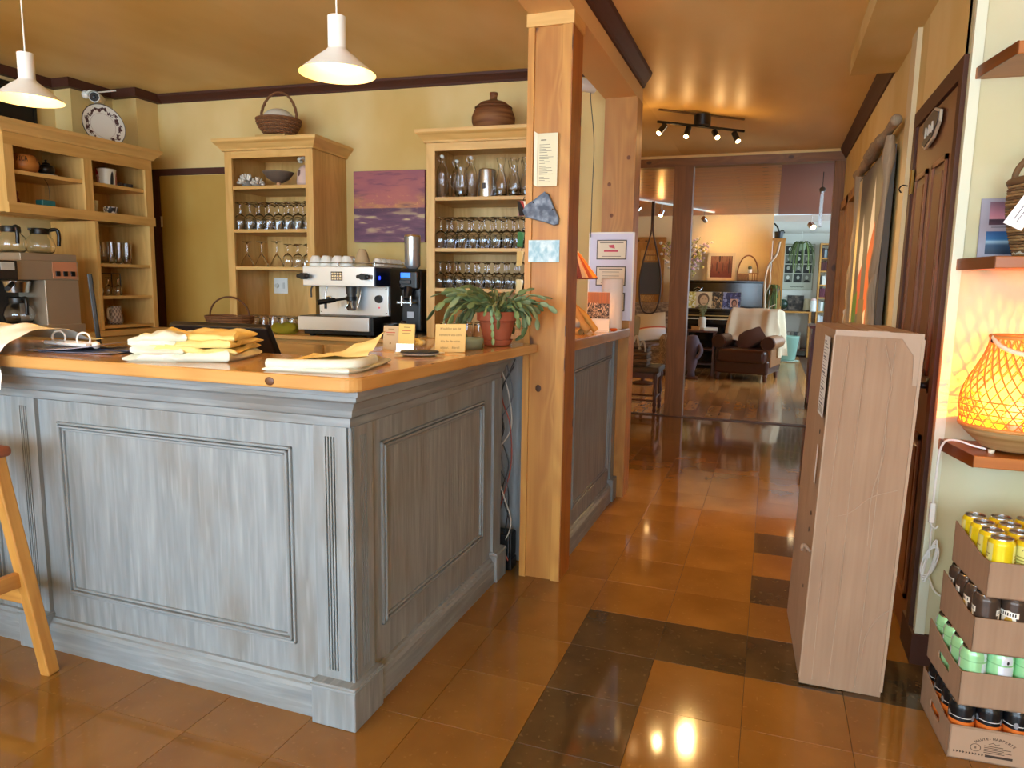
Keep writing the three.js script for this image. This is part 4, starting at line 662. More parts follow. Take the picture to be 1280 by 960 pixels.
{
  const t = thing('certificate_board', 'white panel with three framed certificates leaning on the knotty post', 'board', [-.915, 1.1, -4.262]);
  obj('panel', bx(-.138, .135, 0, .52, 0, .012, 'y', .002), M(0xdcdcec, .6), t); obj('edging', [bx(-.138, .135, .512, .52, .012, .017, 'x'), bx(-.138, -.13, 0, .52, .012, .017), bx(.127, .135, 0, .52, .012, .017)], W.white, t);
  [[.36, .115], [.205, .115], [.055, .11]].forEach(([y, h], i) => {
    const f = obj('certificate_frame', bx(-.09, .09, y, y + h, .012, .02, 'y', .002), M(0x4a4038, .5), t);
    const cv = canvasTex(256, 160, (g) => { g.fillStyle = '#e2d6ba'; g.fillRect(0, 0, 256, 160); g.fillStyle = '#6a6050'; g.fillRect(20, 12, 216, 8); g.fillRect(40, 138, 176, 5); if (i === 0) { g.fillStyle = '#c8384a'; g.beginPath(); g.moveTo(100, 40); g.lineTo(150, 34); g.lineTo(160, 70); g.lineTo(110, 60); g.fill(); g.fillRect(60, 84, 130, 16); } else { g.fillStyle = '#8a7f68'; for (let k = 0; k < 5; k++) g.fillRect(50, 40 + k * 18, 156, 5); } });
    obj('certificate', new THREE.PlaneGeometry(.168, h - .012).translate(0, y + h / 2, .0206), M(0xffffff, .5, { map: cv }), f);
  });
}
// loose cables in the gap by the pillar
{
  const t = thing('cable_tangle', 'tangle of dark cables in the gap between counter and pillar', 'cable', [-1.2, 0, -2.85]), q = rng(8);
  for (let i = 0; i < 6; i++) { const p = []; for (let k = 0; k < 7; k++) p.push([-1.14 + q() * .1, .95 - k * .15 + q() * .05, -2.91 - q() * .03]); Q(t, 'cable', tube(p, .003, 40, 6), i % 2 ? W.black : M([0xb8b0a4, 0x8a3a2a, 0x5a5a60][i / 2 | 0], .5)); }
  const a = thing('power_adapter', 'black power adapter on the floor behind the pillar gap', 'adapter', [-1.1, .1, -2.96]); obj('brick', place(new RoundedBoxGeometry(.1, .12, .09, 3, .01), 0, .02, 0), W.black, a); obj('plug_strip', bx(-.12, .05, -.1, -.045, -.05, .02, 'x', .005), W.black, a);
}
// ================= BAR WALL: GLASSES, COFFEE MACHINE, ORNAMENTS =================
const wineG = lathe([[.0305, 0], [.032, .0004], [.0365, .03], [.0385, .055], [.0345, .08], [.0225, .098], [.007, .107], [.004, .114], [.004, .165], [.007, .172], [.031, .1775], [.033, .179], [.031, .181], [0, .182], [0, .1], [.006, .099], [.021, .094], [.0325, .078], [.0365, .055], [.0345, .03], [.0305, 0]], 20);
const bigG = lathe([[.049, 0], [.051, .001], [.041, .022], [.023, .06], [.007, .086], [.004, .096], [.004, .155], [.007, .162], [.032, .1675], [.034, .169], [.032, .171], [0, .172], [0, .08], [.005, .079], [.021, .056], [.039, .02], [.049, 0]], 20);
const tumblerG = lathe([[.033, 0], [.035, .001], [.0345, .04], [.0315, .098], [.029, .104], [0, .105], [0, .092], [.027, .091], [.0295, .085], [.0325, .04], [.033, 0]], 20), tallG = lathe([[0, 0], [.025, 0], [.027, .002], [.03, .07], [.031, .15], [.0295, .15], [.0285, .07], [.0255, .012], [0, .011]], 20);
function glass(name, geo, label, group, p, s = 1) { const m = obj(name, geo, W.solidGlass); tag(m, label, 'glass', group); m.position.set(...p); m.scale.setScalar(s); m.rotation.y = rr(0, 6); return m; }
function glassRow(u0, u1, y, ws, n, fn) { ws.forEach((w, j) => { for (let i = 0; i < n; i++) fn(bp(mixn(u0, u1, (i + .5) / n) + (j % 2 ? .012 : 0), y, w), i, j); }); }
glassRow(-.52, .08, 1.645, [.39, .30, .21], 8, (p) => glass('wine_glass', wineG, 'upturned wine glass on the full shelf of the cabinet under the handled basket', 'wine glasses under the handled basket', p));
[-.46, -.345, -.225].forEach((u) => glass('cocktail_glass', bigG, 'upturned wide cocktail glass in the cabinet under the handled basket', 'wide cocktail glasses', bp(u, 1.397, .36)));
glassRow(-.16, .08, 1.397, [.39, .30], 3, (p) => glass('wine_glass', wineG, 'upturned small wine glass beside the wide cocktail glasses', 'small wine glasses by the cocktail glasses', p, .84));
glassRow(-.5, .1, .96, [.40, .32], 8, (p) => glass('tumbler', tumblerG, 'upturned tumbler on the worktop under the handled-basket cabinet', 'tumblers under the handled-basket cabinet', p, 1));
glassRow(.95, 1.6, 1.522, [.39, .31, .22], 9, (p) => glass('wine_glass', wineG, 'upturned wine glass on the shelf under the bottles in the urn cabinet', 'wine glasses under the bottles', p, 1.05));
glassRow(.95, 1.6, 1.275, [.39, .31, .22], 10, (p) => glass('wine_glass', wineG, 'upturned wine glass on the lowest raised shelf of the urn cabinet', 'wine glasses on the lowest urn cabinet shelf', p, .92));
glassRow(.98, 1.6, .96, [.40], 8, (p) => glass('tumbler', tumblerG, 'upturned tumbler on the worktop inside the urn cabinet', 'tumblers in the urn cabinet', p, 1));
{ // bottles, jug, pitcher, carafes
  const bot = lathe([[0, 0], [.036, 0], [.038, .01], [.038, .15], [.03, .185], [.016, .21], [.014, .24], [.017, .245], [.014, .25], [.0115, .25], [.0115, .21], [.027, .184], [.0355, .15], [.0355, .012], [0, .01]], 24), y = 1.833;
  [[.985, .36, 1], [1.06, .30, .92], [1.165, .33, .97]].forEach(([u, w, s], i) => {
    const t = thing('swing_top_bottle', ['tall clear swing-top bottle at the end of the bottle shelf', 'shorter clear swing-top bottle behind the glass jug', 'clear swing-top bottle next to the steel pitcher'][i], 'bottle', bp(u, y, w)); t.scale.setScalar(s);
    obj('bottle', bot, W.solidGlass, t); obj('stopper', [ball(.012, -.004, .256, 0), place(cyl(.009, .011, .015), 0, .245, 0)], M(0xe8e4dc, .3), t); obj('wire_bail', tube([[-.016, .225, 0], [-.03, .24, .008], [-.022, .265, .006], [0, .262, 0]], .0013, 14, 5), W.steel, t);
  });
  const j = thing('glass_jug', 'clear glass jug with handle between the swing-top bottles', 'jug', bp(1.115, y, .37)); obj('body', lathe([[0, 0], [.035, 0], [.042, .02], [.042, .08], [.034, .12], [.03, .16], [.035, .185], [.033, .185], [.028, .16], [.032, .12], [.04, .08], [.04, .022], [0, .01]], 24), W.solidGlass, j); obj('handle', tube([[-.036, .15, 0], [-.07, .14, 0], [-.075, .09, 0], [-.042, .05, 0]], .005, 20, 8), W.solidGlass, j);
  const p = thing('steel_pitcher', 'straight stainless steel pitcher on the bottle shelf', 'pitcher', bp(1.275, y, .34)); obj('body', lathe([[0, .002], [.056, .002], [.06, .006], [.054, .165], [.05, .172], [.048, .17], [.055, .01], [0, .008]], 36), W.steel, p); obj('badge', bx(-.012, .012, .05, .085, .054, .0585, 'y', .001), M(0x3a2a24, .4), p);
  const cg = lathe([[0, 0], [.03, 0], [.037, .012], [.038, .06], [.03, .11], [.018, .15], [.017, .18], [.028, .225], [.03, .23], [.028, .23], [.0265, .225], [.015, .18], [.016, .15], [.028, .11], [.036, .06], [.035, .014], [0, .01]], 22);
  for (const [u, w] of [[1.375, .38], [1.455, .36], [1.535, .38], [1.415, .27], [1.495, .26]]) { const m = obj('glass_carafe', cg, W.solidGlass); tag(m, 'clear flared glass carafe beside the steel pitcher', 'carafe', 'carafes on the bottle shelf'); m.position.set(...bp(u, y, w)); }
}
{ // ornaments in the first cabinet
  const y = 1.93, t = thing('coral_ornament', 'white branching coral ornament on the cabinet top shelf', 'ornament', bp(-.43, y, .33)), q = rng(44), m = M(0xe6dfd0, .7);
  for (const [cx, s] of [[-.035, 1], [.05, .75]]) { obj('cluster', ball(.035 * s, cx, .03 * s, 0, 1, .8, 1, 14), M(0x8a8276, .8), t); const l = []; for (let i = 0; i < 30; i++) { const a = q() * 6.28, e = q() * 1.4, d = [Math.cos(e) * Math.cos(a), Math.sin(e), Math.cos(e) * Math.sin(a)], r = .035 * s; l.push(rod([cx + d[0] * r * .7, .03 * s + d[1] * r * .6, d[2] * r * .7], [cx + d[0] * r * 1.7, .03 * s + d[1] * r * 1.75, d[2] * r * 1.7], .006 * s, .008 * s, 7)); l.push(ball(.0085 * s, cx + d[0] * r * 1.7, .03 * s + d[1] * r * 1.75, d[2] * r * 1.7, 1, 1, 1, 8)); } const o = obj('branches', l, m, t); o.userData.kind = 'stuff'; }
  const b = thing('stone_bowl', 'dark stone bowl on a small wooden foot', 'bowl', bp(-.215, y, .33)); obj('bowl', lathe([[0, .03], [.03, .032], [.07, .055], [.098, .09], [.104, .1], [.097, .1], [.065, .065], [.03, .045], [0, .042]], 36), M(0x6b5a4c, .8), b); obj('foot', place(cyl(.015, .014, .032), 0, 0, 0), M(0xd69a6a, .6), b);
  const f = thing('shell_figure', 'pink and white shell figure at the end of the cabinet top shelf', 'ornament', bp(-.005, y, .34)); obj('body', lathe([[0, 0], [.05, 0], [.055, .03], [.05, .09], [.035, .12], [.018, .135], [0, .14]], 24), M(0xd8b8a8, .6), f); obj('mouth', ball(.012, -.01, .08, .048, 1, 2, .4), M(0x6a4a42, .7), f);
  const l = []; for (let i = 0; i < 16; i++) { const a = i * 2.4, e = .3 + (i % 4) * .3; l.push(ball(.011, -.01 + .035 * Math.cos(a) * Math.cos(e), .155 + .035 * Math.sin(e), .035 * Math.sin(a) * Math.cos(e), 1, 1, 1, 8)); } const o = obj('crest', l, M(0xdcdccf, .6), f); o.userData.kind = 'stuff';
}
function wickerBasket(t, R1, R2, h, mats, sx = 1, sz = 1, rows = 14) {   // woven rings round upright ribs
  const N = 28, ribs = [], rr_ = (k) => mixn(R1, R2, Math.sin(k * 1.57)); const sets = mats.map(() => []);
  for (let i = 0; i < rows; i++) { const k = (i + .5) / rows, r = rr_(k), p = []; for (let j = 0; j < N * 2; j++) { const a = j / (N * 2) * Math.PI * 2, s = Math.cos(j * Math.PI / 2 + i * Math.PI) * .003; p.push([(r + s) * Math.cos(a) * sx, k * h, (r + s) * Math.sin(a) * sz]); } sets[i % mats.length].push(tube(p, h / rows * .55, N * 3, 5, true)); }
  for (let j = 0; j < N; j++) { const a = j / N * Math.PI * 2, p = []; for (let i = 0; i <= 5; i++) { const r = rr_(i / 5); p.push([r * Math.cos(a) * sx, i / 5 * h, r * Math.sin(a) * sz]); } ribs.push(tube(p, .0032, 8, 5)); }
  sets.forEach((l, i) => { const o = obj('weave', l, mats[i], t); }); obj('ribs', ribs, mats[0], t).userData.kind = 'stuff'; obj('base', place(cyl(R1, R1, .006), 0, 0, 0).scale(sx, 1, sz), mats[0], t);
  const rim = []; for (let j = 0; j < 40; j++) { const a = j / 40 * Math.PI * 2; rim.push([R2 * Math.cos(a) * sx, h, R2 * Math.sin(a) * sz]); } obj('rim', tube(rim, .007, 80, 8, true), mats[0], t);
}
const wk = [M(0x7d5230, .75), M(0x97673c, .75), M(0x6a4326, .75)];
{
  const b = thing('wood_block', 'wooden block under the handled basket', 'block', bp(-.26, 2.233, .30), BA); obj('block', bx(-.115, .115, 0, .045, -.05, .05, 'x', .003), W.maple, b);
  const t = thing('handled_basket', 'round handled wicker basket holding a pale loaf on the maple cabinet', 'basket', bp(-.22, 2.278, .30)); wickerBasket(t, .095, .145, .095, wk);
  obj('handle', [0, 1, 2].map((k) => tube(Array.from({ length: 25 }, (_, i) => { const a = Math.PI * i / 24, tw = Math.sin(i * 1.3 + k * 2.1) * .006; return [-.145 * Math.cos(a) + tw, .095 + .18 * Math.sin(a), Math.cos(i * 1.3 + k * 2.1) * .006]; }), .005, 60, 6)), wk[0], t);
  const l = thing('pale_loaf', 'pale rounded loaf sitting in the handled basket', 'loaf', bp(-.22, 2.29, .30)); obj('loaf', ball(.112, 0, .07, 0, 1, .78, 1, 28), M(0xd9d3c2, .8), l);
  const u = thing('lidded_urn', 'brown lidded wooden urn on the maple cabinet', 'urn', bp(1.29, 2.233, .28)); const um = M(0x8a5a30, .7, { map: tex(32, 64, (a, v) => mix3(hex(0xffffff), hex(0x9a7a5a), clamp(fbm(a, v, 4, 18, 61, 3) * 1.6 - .4))) });
  obj('body', lathe([[0, 0], [.095, 0], [.115, .02], [.133, .06], [.135, .09], [.12, .13], [.105, .148], [.1, .15]], 48), um, u); obj('lid', lathe([[.112, .145], [.11, .155], [.08, .178], [.04, .192], [.024, .197], [.021, .21], [.026, .232], [.024, .24], [0, .241]], 48), um, u); obj('lid_rim', place(new THREE.TorusGeometry(.112, .005, 8, 48), 0, .148, 0, Math.PI / 2), um, u);
  const c = thing('counter_basket', 'low brown wicker basket with hoop handle on the back worktop', 'basket', bp(-.47, .961, .56)); wickerBasket(c, .105, .17, .1, wk, 1, .75, 16); obj('handle', tube(Array.from({ length: 17 }, (_, i) => { const a = Math.PI * i / 16; return [-.165 * Math.cos(a), .1 + .13 * Math.sin(a), 0]; }), .006, 40, 8), wk[2], c);
  const g = thing('green_cloth', 'crumpled green cloth beside the coffee machine', 'cloth', bp(-.04, .961, .57)); const cg = ball(.085, 0, .03, 0, 1.15, .5, .7, 28), cp = cg.attributes.position; for (let i = 0; i < cp.count; i++) { const k = 1 + (pn(cp.getX(i) * 40 + 20, cp.getZ(i) * 40 + cp.getY(i) * 30 + 20, 99, 99, 3) - .5) * .35; cp.setXYZ(i, cp.getX(i) * k, Math.max(0, cp.getY(i) * k), cp.getZ(i) * k); } cg.computeVertexNormals(); obj('cloth', cg, M(0x8f8a1e, .9), g);
}
{ // painting
  const cv = tex(512, 448, (u, v) => {
    const n = fbm(u, v, 3, 6, 201, 5), m = fbm(u, v, 4, 22, 203, 4), f = fbm(u, v, 30, 40, 205, 3); let c;
    if (v > .48) { c = mix3(hex(0xb86a62), hex(0x9a5864), clamp((v - .5) * 1.8 + (n - .5) * 1.6)); c = mix3(c, hex(0xd49a50), clamp((n + m - .95) * 2.2) * clamp((.72 - v) * 5)); c = mix3(c, hex(0x6a4058), clamp((m - .6) * 3)); }
    else { c = mix3(hex(0x5d3a52), hex(0x8a5a6a), clamp(m * 1.6 - .3)); c = mix3(c, hex(0xd9c089), clamp((m - .56) * 6) * clamp(1 - Math.abs(v - .3) * 2.5)); c = mix3(c, hex(0x3c2438), clamp((.12 - Math.abs(v - .45)) * 4 * n)); }
    return mix3(c, hex(0xe8b46a), clamp((f - .68) * 3) * clamp(1 - Math.abs(v - .55) * 5));
  });
  const t = thing('canvas_painting', 'unframed sunset painting in reds and purples on the bar wall', 'painting', bp(.458, 1.582, .004), BA); obj('canvas', bx(-.27, .27, 0, .487, 0, .03, 'x', .003), M(0x6a3a48, .8), t); obj('paint', new THREE.PlaneGeometry(.536, .483).translate(0, .2435, .0308), M(0xffffff, .55, { map: cv }), t);
  const s = thing('dimmer_switch', 'white double wall switch inside the maple cabinet', 'switch', bp(-.43, 1.21, .014), BA); obj('plate', bx(-.058, .058, 0, .115, 0, .006, 'x', .002), W.white, s); obj('dial', place(cyl(.016, .015, .014, 20), -.028, .057, .006, Math.PI / 2), M(0xd8d6cc, .4), s); obj('toggle', bx(.02, .036, .035, .08, .006, .012, 'y', .002), M(0xd8d6cc, .4), s);
}
{ // coffee machine
  const t = thing('espresso_machine', 'stainless steel espresso machine on the back worktop', 'coffee machine', bp(.40, .961, 0), BA), S = W.steel, br = M(0xe6ecf0, .3, { metalness: .6 }), G = M(0x4a4744, .4, { metalness: .3 }), B = W.black;
  obj('rear_body', bx(-.25, .26, .045, .435, .1, .44, 'y', .006), G, t); obj('splash_panel', bx(-.25, .25, .125, .32, .438, .452, 'x', .003), br, t);
  obj('front_hood', bx(-.24, .255, .315, .437, .40, .66, 'x', .005), br, t); obj('hood_end', bx(.2555, .262, .318, .434, .44, .655, 'y', .002), M(0x16203a, .25), t);
  obj('status_light', ball(.012, .263, .37, .6, .3, 1, 1), M(0x2030ff, .3, { emissive: 0x2038ff, emissiveIntensity: 3 }), t);
  obj('drip_tray', [bx(-.255, .24, .04, .125, .44, .705, 'x', .004)], br, t); obj('tray_grate', bx(-.245, .23, .124, .129, .46, .695, 'x'), G, t); obj('tray_side', bx(.24, .262, .035, .13, .44, .69, 'y', .003), B, t);
  obj('base', bx(-.24, .25, .012, .045, .12, .66, 'x', .004), B, t); for (const [x, z] of [[-.2, .16], [.2, .16], [-.2, .62], [.2, .62]]) obj('foot', place(cyl(.018, .02, .014, 14), x, 0, z), B, t);
  for (const x of [-.215, .2]) obj('steam_knob', [place(cyl(.02, .02, .055, 20), 0, 0, 0, Math.PI / 2).translate(x, .375, .66), place(bx(-.045, .045, -.012, .012, 0, .03, 'x', .01), x, .375, .68)], B, t);
  const bd = obj('badge', bx(-.04, .04, .35, .405, .659, .663, 'x', .002), G, t); for (let i = 0; i < 4; i++) for (let j = 0; j < 3; j++) obj('button', bx(-.034 + i * .018, -.02 + i * .018, .355 + j * .016, .367 + j * .016, .662, .6645), S, bd);
  obj('group_head', [place(cyl(.034, .038, .05, 28), .03, .265, .53), place(cyl(.03, .03, .03, 24), .03, .235, .53)], G, t); obj('portafilter', [place(cyl(.036, .036, .026, 28), .03, .225, .53), rod([.01, .238, .55], [-.06, .225, .6], .009), rod([-.05, .228, .595], [-.135, .212, .665], .014, .017, 14)], B, t);
  obj('spout', [tube([[.02, .225, .55], [.018, .2, .56], [.005, .175, .565]], .007, 12, 8), tube([[.04, .225, .55], [.044, .2, .56], [.055, .175, .565]], .007, 12, 8)], S, t); obj('lower_filter', bx(-.0, .055, .16, .24, .51, .545, 'y', .01), M(0x5d4a3c, .4), t);
  obj('steam_wand', tube([[-.13, .32, .55], [-.14, .26, .56], [-.135, .17, .57]], .006, 16, 8), S, t); obj('wand_grip', rod([-.137, .22, .566], [-.135, .17, .57], .009), B, t); obj('hot_water_wand', tube([[.1, .32, .55], [.11, .27, .56], [.095, .18, .575]], .005, 16, 8), S, t);
  obj('side_wand', tube([[-.245, .33, .5], [-.265, .3, .52], [-.262, .24, .53]], .006, 14, 8), G, t);
  obj('gauge', [place(cyl(.026, .026, .012, 28), -.175, .225, .452, Math.PI / 2)], S, t); obj('gauge_face', place(cyl(.019, .019, .003, 24), -.175, .225, .463, Math.PI / 2), G, t);
  const dl = obj('dial', [place(cyl(.026, .024, .02, 28), .185, .235, .452, Math.PI / 2), bx(.181, .189, .215, .255, .47, .478)], B, t); obj('indicator', place(ball(.006), .185, .18, .453), M(0xd02020, .4, { emissive: 0xd02020, emissiveIntensity: .6 }), t);
  for (const [x, y] of [[-.235, .145], [.235, .145], [.235, .3]]) obj('screw', place(ball(.004), x, y, .453), G, t);
  obj('cup_rail', [tube([[-.235, .46, .64], [.25, .46, .64]], .004, 4, 6), tube([[.25, .46, .64], [.25, .46, .13]], .004, 4, 6), ...[[-.235, .64], [.25, .64], [.25, .13], [.0, .64]].map(([x, z]) => rod([x, .435, z], [x, .46, z], .004))], S, t);
  obj('warming_tray', bx(-.23, .245, .432, .44, .12, .64, 'x'), G, t);
  const cup = lathe([[.034, 0], [.035, .002], [.032, .025], [.024, .046], [.02, .049], [.019, .053], [0, .052]], 24), hd = tube([[.03, .012, 0], [.045, .015, 0], [.045, .032, 0], [.028, .036, 0]], .004, 14, 6);
  const cups = [[.22, .60, 2.6], [.295, .60, .4], [.375, .60, 2], [.43, .58, .6], [.25, .5, 1], [.33, .5, 2], [.41, .5, 3]];
  cups.forEach(([u, w, a]) => { const o = thing('espresso_cup', 'white upturned espresso cup at the front of the coffee machine top', 'cup', bp(u, 1.402, w), a, 'cups on the coffee machine'); obj('cup', cup, W.white, o); obj('handle', hd, W.white, o); o.scale.setScalar(1.2); });
  for (let i = 0; i < 5; i++) { const o = thing('espresso_cup', 'white upturned cup in the side row of the coffee machine top', 'cup', bp(.585, 1.402, .47 - i * .075), .1 + i * .05, 'cups in the side row of the coffee machine'); obj('cup', cup, W.white, o); obj('handle', hd, W.white, o); }
  const k = thing('stoneware_cup', 'tall speckled beige upturned cup on the coffee machine', 'cup', bp(.525, 1.402, .56)); obj('cup', lathe([[.05, 0], [.051, .003], [.045, .04], [.032, .085], [.022, .1], [.02, .107], [0, .106]], 28), M(0xb79f78, .7), k);
}
{ // grinder and tamper
  const t = thing('coffee_grinder', 'black coffee grinder with blue display beside the espresso machine', 'grinder', bp(.805, .961, .42), BA), B = W.black;
  obj('base', bx(-.09, .09, 0, .03, -.12, .13, 'x', .01), B, t); obj('body', [bx(-.075, .075, .03, .43, -.12, .03, 'y', .02), bx(-.065, .065, .3, .42, 0, .07, 'y', .015)], B, t);
  obj('hopper', lathe([[.03, .43], [.05, .45], [.052, .63], [.0515, .632], [.03, .632]], 32), M(0xb0b6ba, .2, { metalness: .7 }), t); obj('hopper_lid', place(cyl(.053, .05, .012), 0, .63, 0), W.chrome, t);
  obj('display', bx(-.05, .015, .375, .405, .068, .074, 'x', .002), M(0x1040c0, .3, { emissive: 0x2a78ff, emissiveIntensity: 1.6 }), t); obj('button_bar', bx(-.055, .02, .335, .36, .068, .082, 'x', .003), M(0x1b1b1d, .3), t);
  obj('chute', [rod([0, .31, .06], [0, .24, .09], .03, .022, 16)], B, t); obj('fork', [bx(-.05, .05, .215, .225, .04, .13, 'x'), rod([-.03, .2, .1], [-.03, .26, .1], .008), rod([.03, .2, .1], [.03, .26, .1], .008)], W.steel, t); obj('label', bx(-.022, .022, .12, .16, .032, .036, 'y'), M(0xb8c4d0, .4), t);
  const p = thing('coffee_tamper', 'dark coffee tamper with steel foot on the back worktop', 'tamper', bp(.85, .961, .66)); obj('foot', lathe([[0, 0], [.028, 0], [.029, .004], [.028, .03], [.012, .034], [0, .034]], 28), W.chrome, p); obj('handle', lathe([[.012, .034], [.012, .06], [.02, .085], [.022, .1], [.016, .112], [0, .115]], 24), M(0x1a120e, .3), p);
  const k = thing('knock_box', 'round black knock box in front of the grinder', 'container', bp(.75, .961, .60)); obj('tub', lathe([[0, 0], [.055, 0], [.06, .01], [.062, .09], [.056, .09], [.054, .015], [0, .012]], 30), B, k); obj('bar', rod([-.055, .08, 0], [.055, .08, 0], .008), B, k);
}
// ================= HUTCH THINGS =================
{
  const X = -4.30, at = (z, y, x = X) => [x, y, z];
  const pot = thing('orange_pot', 'round orange pot lettered PICA on the hutch shelf', 'pot', at(-3.17, 1.928)); const pm = M(0xffffff, .5, { map: canvasTex(512, 128, (c) => { c.fillStyle = '#b5712e'; c.fillRect(0, 0, 512, 128); c.fillStyle = '#3a1e10'; c.font = 'bold 30px sans-serif'; for (const x of [10, 138, 266, 394]) c.fillText('PICA', x + 20, 58); }) });
  obj('body', lathe([[0, 0], [.05, 0], [.072, .02], [.078, .05], [.07, .085], [.055, .1], [.05, .1]], 36), pm, pot); obj('rim', place(new THREE.TorusGeometry(.054, .005, 8, 32), 0, .1, 0, Math.PI / 2), M(0x8a5020, .5), pot);
  const tp = thing('small_teapot', 'small dark metal teapot on the hutch shelf', 'teapot', at(-3.31, 1.935), -1.2); const tm = M(0x2a2420, .3, { metalness: .6 });
  obj('body', lathe([[0, 0], [.03, 0], [.044, .015], [.048, .035], [.038, .055], [.02, .062], [0, .064]], 30), tm, tp); obj('lid', lathe([[.022, .062], [.02, .07], [.006, .075], [.005, .082], [.008, .088], [0, .092]], 20), tm, tp); obj('spout', tube([[.04, .025, 0], [.06, .035, 0], [.075, .06, 0]], .008, 14, 8), tm, tp); obj('handle', tube([[-.04, .05, 0], [-.075, .06, 0], [-.075, .025, 0], [-.045, .015, 0]], .005, 18, 8), tm, tp); obj('saucer', lathe([[0, -.006], [.05, -.006], [.06, .0], [.055, .001], [0, -.002]], 30), M(0xd8d0b8, .5), tp);
  const tin = thing('milk_tin', 'white tin with a red oval reading Milk', 'tin', at(-3.74, 1.928)); const mm = M(0xffffff, .4, { map: canvasTex(512, 160, (c) => { c.fillStyle = '#ded8c6'; c.fillRect(0, 0, 512, 160); for (const x of [64, 320]) { c.fillStyle = '#b5202c'; c.beginPath(); c.ellipse(x + 64, 76, 60, 40, 0, 0, 7); c.fill(); c.strokeStyle = '#f4ead8'; c.lineWidth = 4; c.stroke(); c.fillStyle = '#fff4e4'; c.font = 'italic bold 44px serif'; c.fillText('Milk', x + 22, 90); c.fillStyle = '#2a2a2a'; c.beginPath(); c.ellipse(x - 30, 70, 14, 24, .4, 0, 7); c.ellipse(x - 34, 118, 18, 12, 0, 0, 7); c.fill(); } }) });
  obj('can', lathe([[0, 0], [.06, 0], [.062, .003], [.062, .105], [.059, .11]], 36), mm, tin); obj('lid', lathe([[.063, .104], [.063, .112], [.05, .114], [0, .114]], 36), W.steel, tin); tin.rotation.y = 1.0;
  for (const [z, r] of [[-3.84, .02], [-3.89, .022], [-3.93, .018]]) { const o = thing('tiny_cup', 'tiny dark cup beside the milk tin', 'cup', at(z, 1.928), 0, 'tiny cups on the hutch'); obj('cup', lathe([[0, 0], [r * .7, 0], [r, .012], [r, .03], [r * .85, .03], [r * .8, .008], [0, .006]], 20), M(0x3a2c26, .4), o); }
  const rd = thing('red_ornament', 'small dark red ornament on the lower hutch shelf', 'ornament', at(-3.09, 1.729)); obj('figure', lathe([[0, 0], [.03, 0], [.034, .02], [.022, .045], [.026, .07], [.016, .09], [0, .1]], 20), M(0x7a2a24, .6), rd); obj('base', place(cyl(.04, .04, .004), 0, 0, 0), W.black, rd);
  const tl = thing('teal_box', 'small teal ceramic box on the lower hutch shelf', 'box', at(-3.29, 1.733)); obj('box', bx(-.03, .03, 0, .045, -.045, .045, 'z', .006), M(0x2f7476, .35), tl); obj('tray', bx(-.05, .05, -.004, .002, -.08, .08, 'z'), W.black, tl); obj('wire_stalk', tube([[0, .045, -.03], [.005, .14, -.02], [0, .2, .02]], .0016, 16, 5), W.black, tl);
  const wc = thing('white_beaker', 'plain white beaker on the lower hutch shelf', 'cup', at(-3.62, 1.729)); obj('cup', lathe([[0, 0], [.028, 0], [.032, .03], [.036, .085], [.033, .085], [.028, .01], [0, .008]], 28), M(0xd6dcd0, .5), wc);
  const bw = thing('patterned_cup', 'black and white patterned cup on the lower hutch shelf', 'cup', at(-3.76, 1.735), -1.4); obj('bowl', lathe([[0, 0], [.03, 0], [.04, .02], [.046, .05], [.042, .05], [.03, .012], [0, .01]], 30), M(0xffffff, .4, { map: tex(128, 32, (u, v) => { const f = fbm(u, v, 18, 5, 66, 2); return f > .52 ? hex(0x2a2420) : hex(0xe6dfd0); }) }), bw); obj('saucer', lathe([[0, -.006], [.05, -.006], [.07, .001], [.064, .002], [0, -.002]], 30), W.cream, bw); obj('handle', tube([[.044, .04, 0], [.065, .038, 0], [.062, .016, 0], [.036, .014, 0]], .004, 14, 6), W.cream, bw);
  for (let i = 0; i < 6; i++) { const m = glass('highball_glass', tallG, 'clear tall glass on the top shelf of the narrow shelf unit', 'tall glasses in the narrow shelf unit', at(-3.63 - (i % 5) * .062 - (i > 4 ? .03 : 0), 1.40, -4.31 - (i > 4 ? .1 : 0))); }
  for (let i = 0; i < 3; i++) glass('stem_glass', wineG, 'upturned short stem glass in the narrow shelf unit', 'short glasses in the narrow shelf unit', at(-3.63 - i * .075, 1.185, -4.3), .68);
  const rk = thing('wire_rack', 'thin wire rack over the short stem glasses', 'rack', at(-3.72, 1.185, -4.32)); obj('frame', [rod([0, .15, -.1], [0, .15, .1], .003), rod([0, 0, -.1], [0, .15, -.1], .003), rod([0, 0, .1], [0, .15, .1], .003), rod([-.08, .15, -.1], [0, .15, -.1], .003), rod([-.08, 0, -.1], [-.08, .15, -.1], .003)], W.darkMetal, rk);
  const pt = thing('patterned_pitcher', 'brown patterned stoneware pitcher on the bottom of the shelf unit', 'pitcher', at(-3.74, .986, -4.3), -1.25); const pmm = M(0xffffff, .5, { map: tex(128, 64, (u, v) => { const f = Math.sin(u * 80) * Math.sin(v * 50); return mix3(hex(0xb8a390), hex(0x5c463a), f > .2 ? .8 : .1); }) }); obj('body', lathe([[0, 0], [.045, 0], [.052, .02], [.05, .06], [.042, .1], [.042, .125], [.038, .125], [.036, .1], [0, .02]], 32), pmm, pt); obj('handle', tube([[.04, .11, 0], [.075, .105, 0], [.078, .05, 0], [.05, .03, 0]], .008, 20, 8), M(0xcfc4b4, .5), pt);
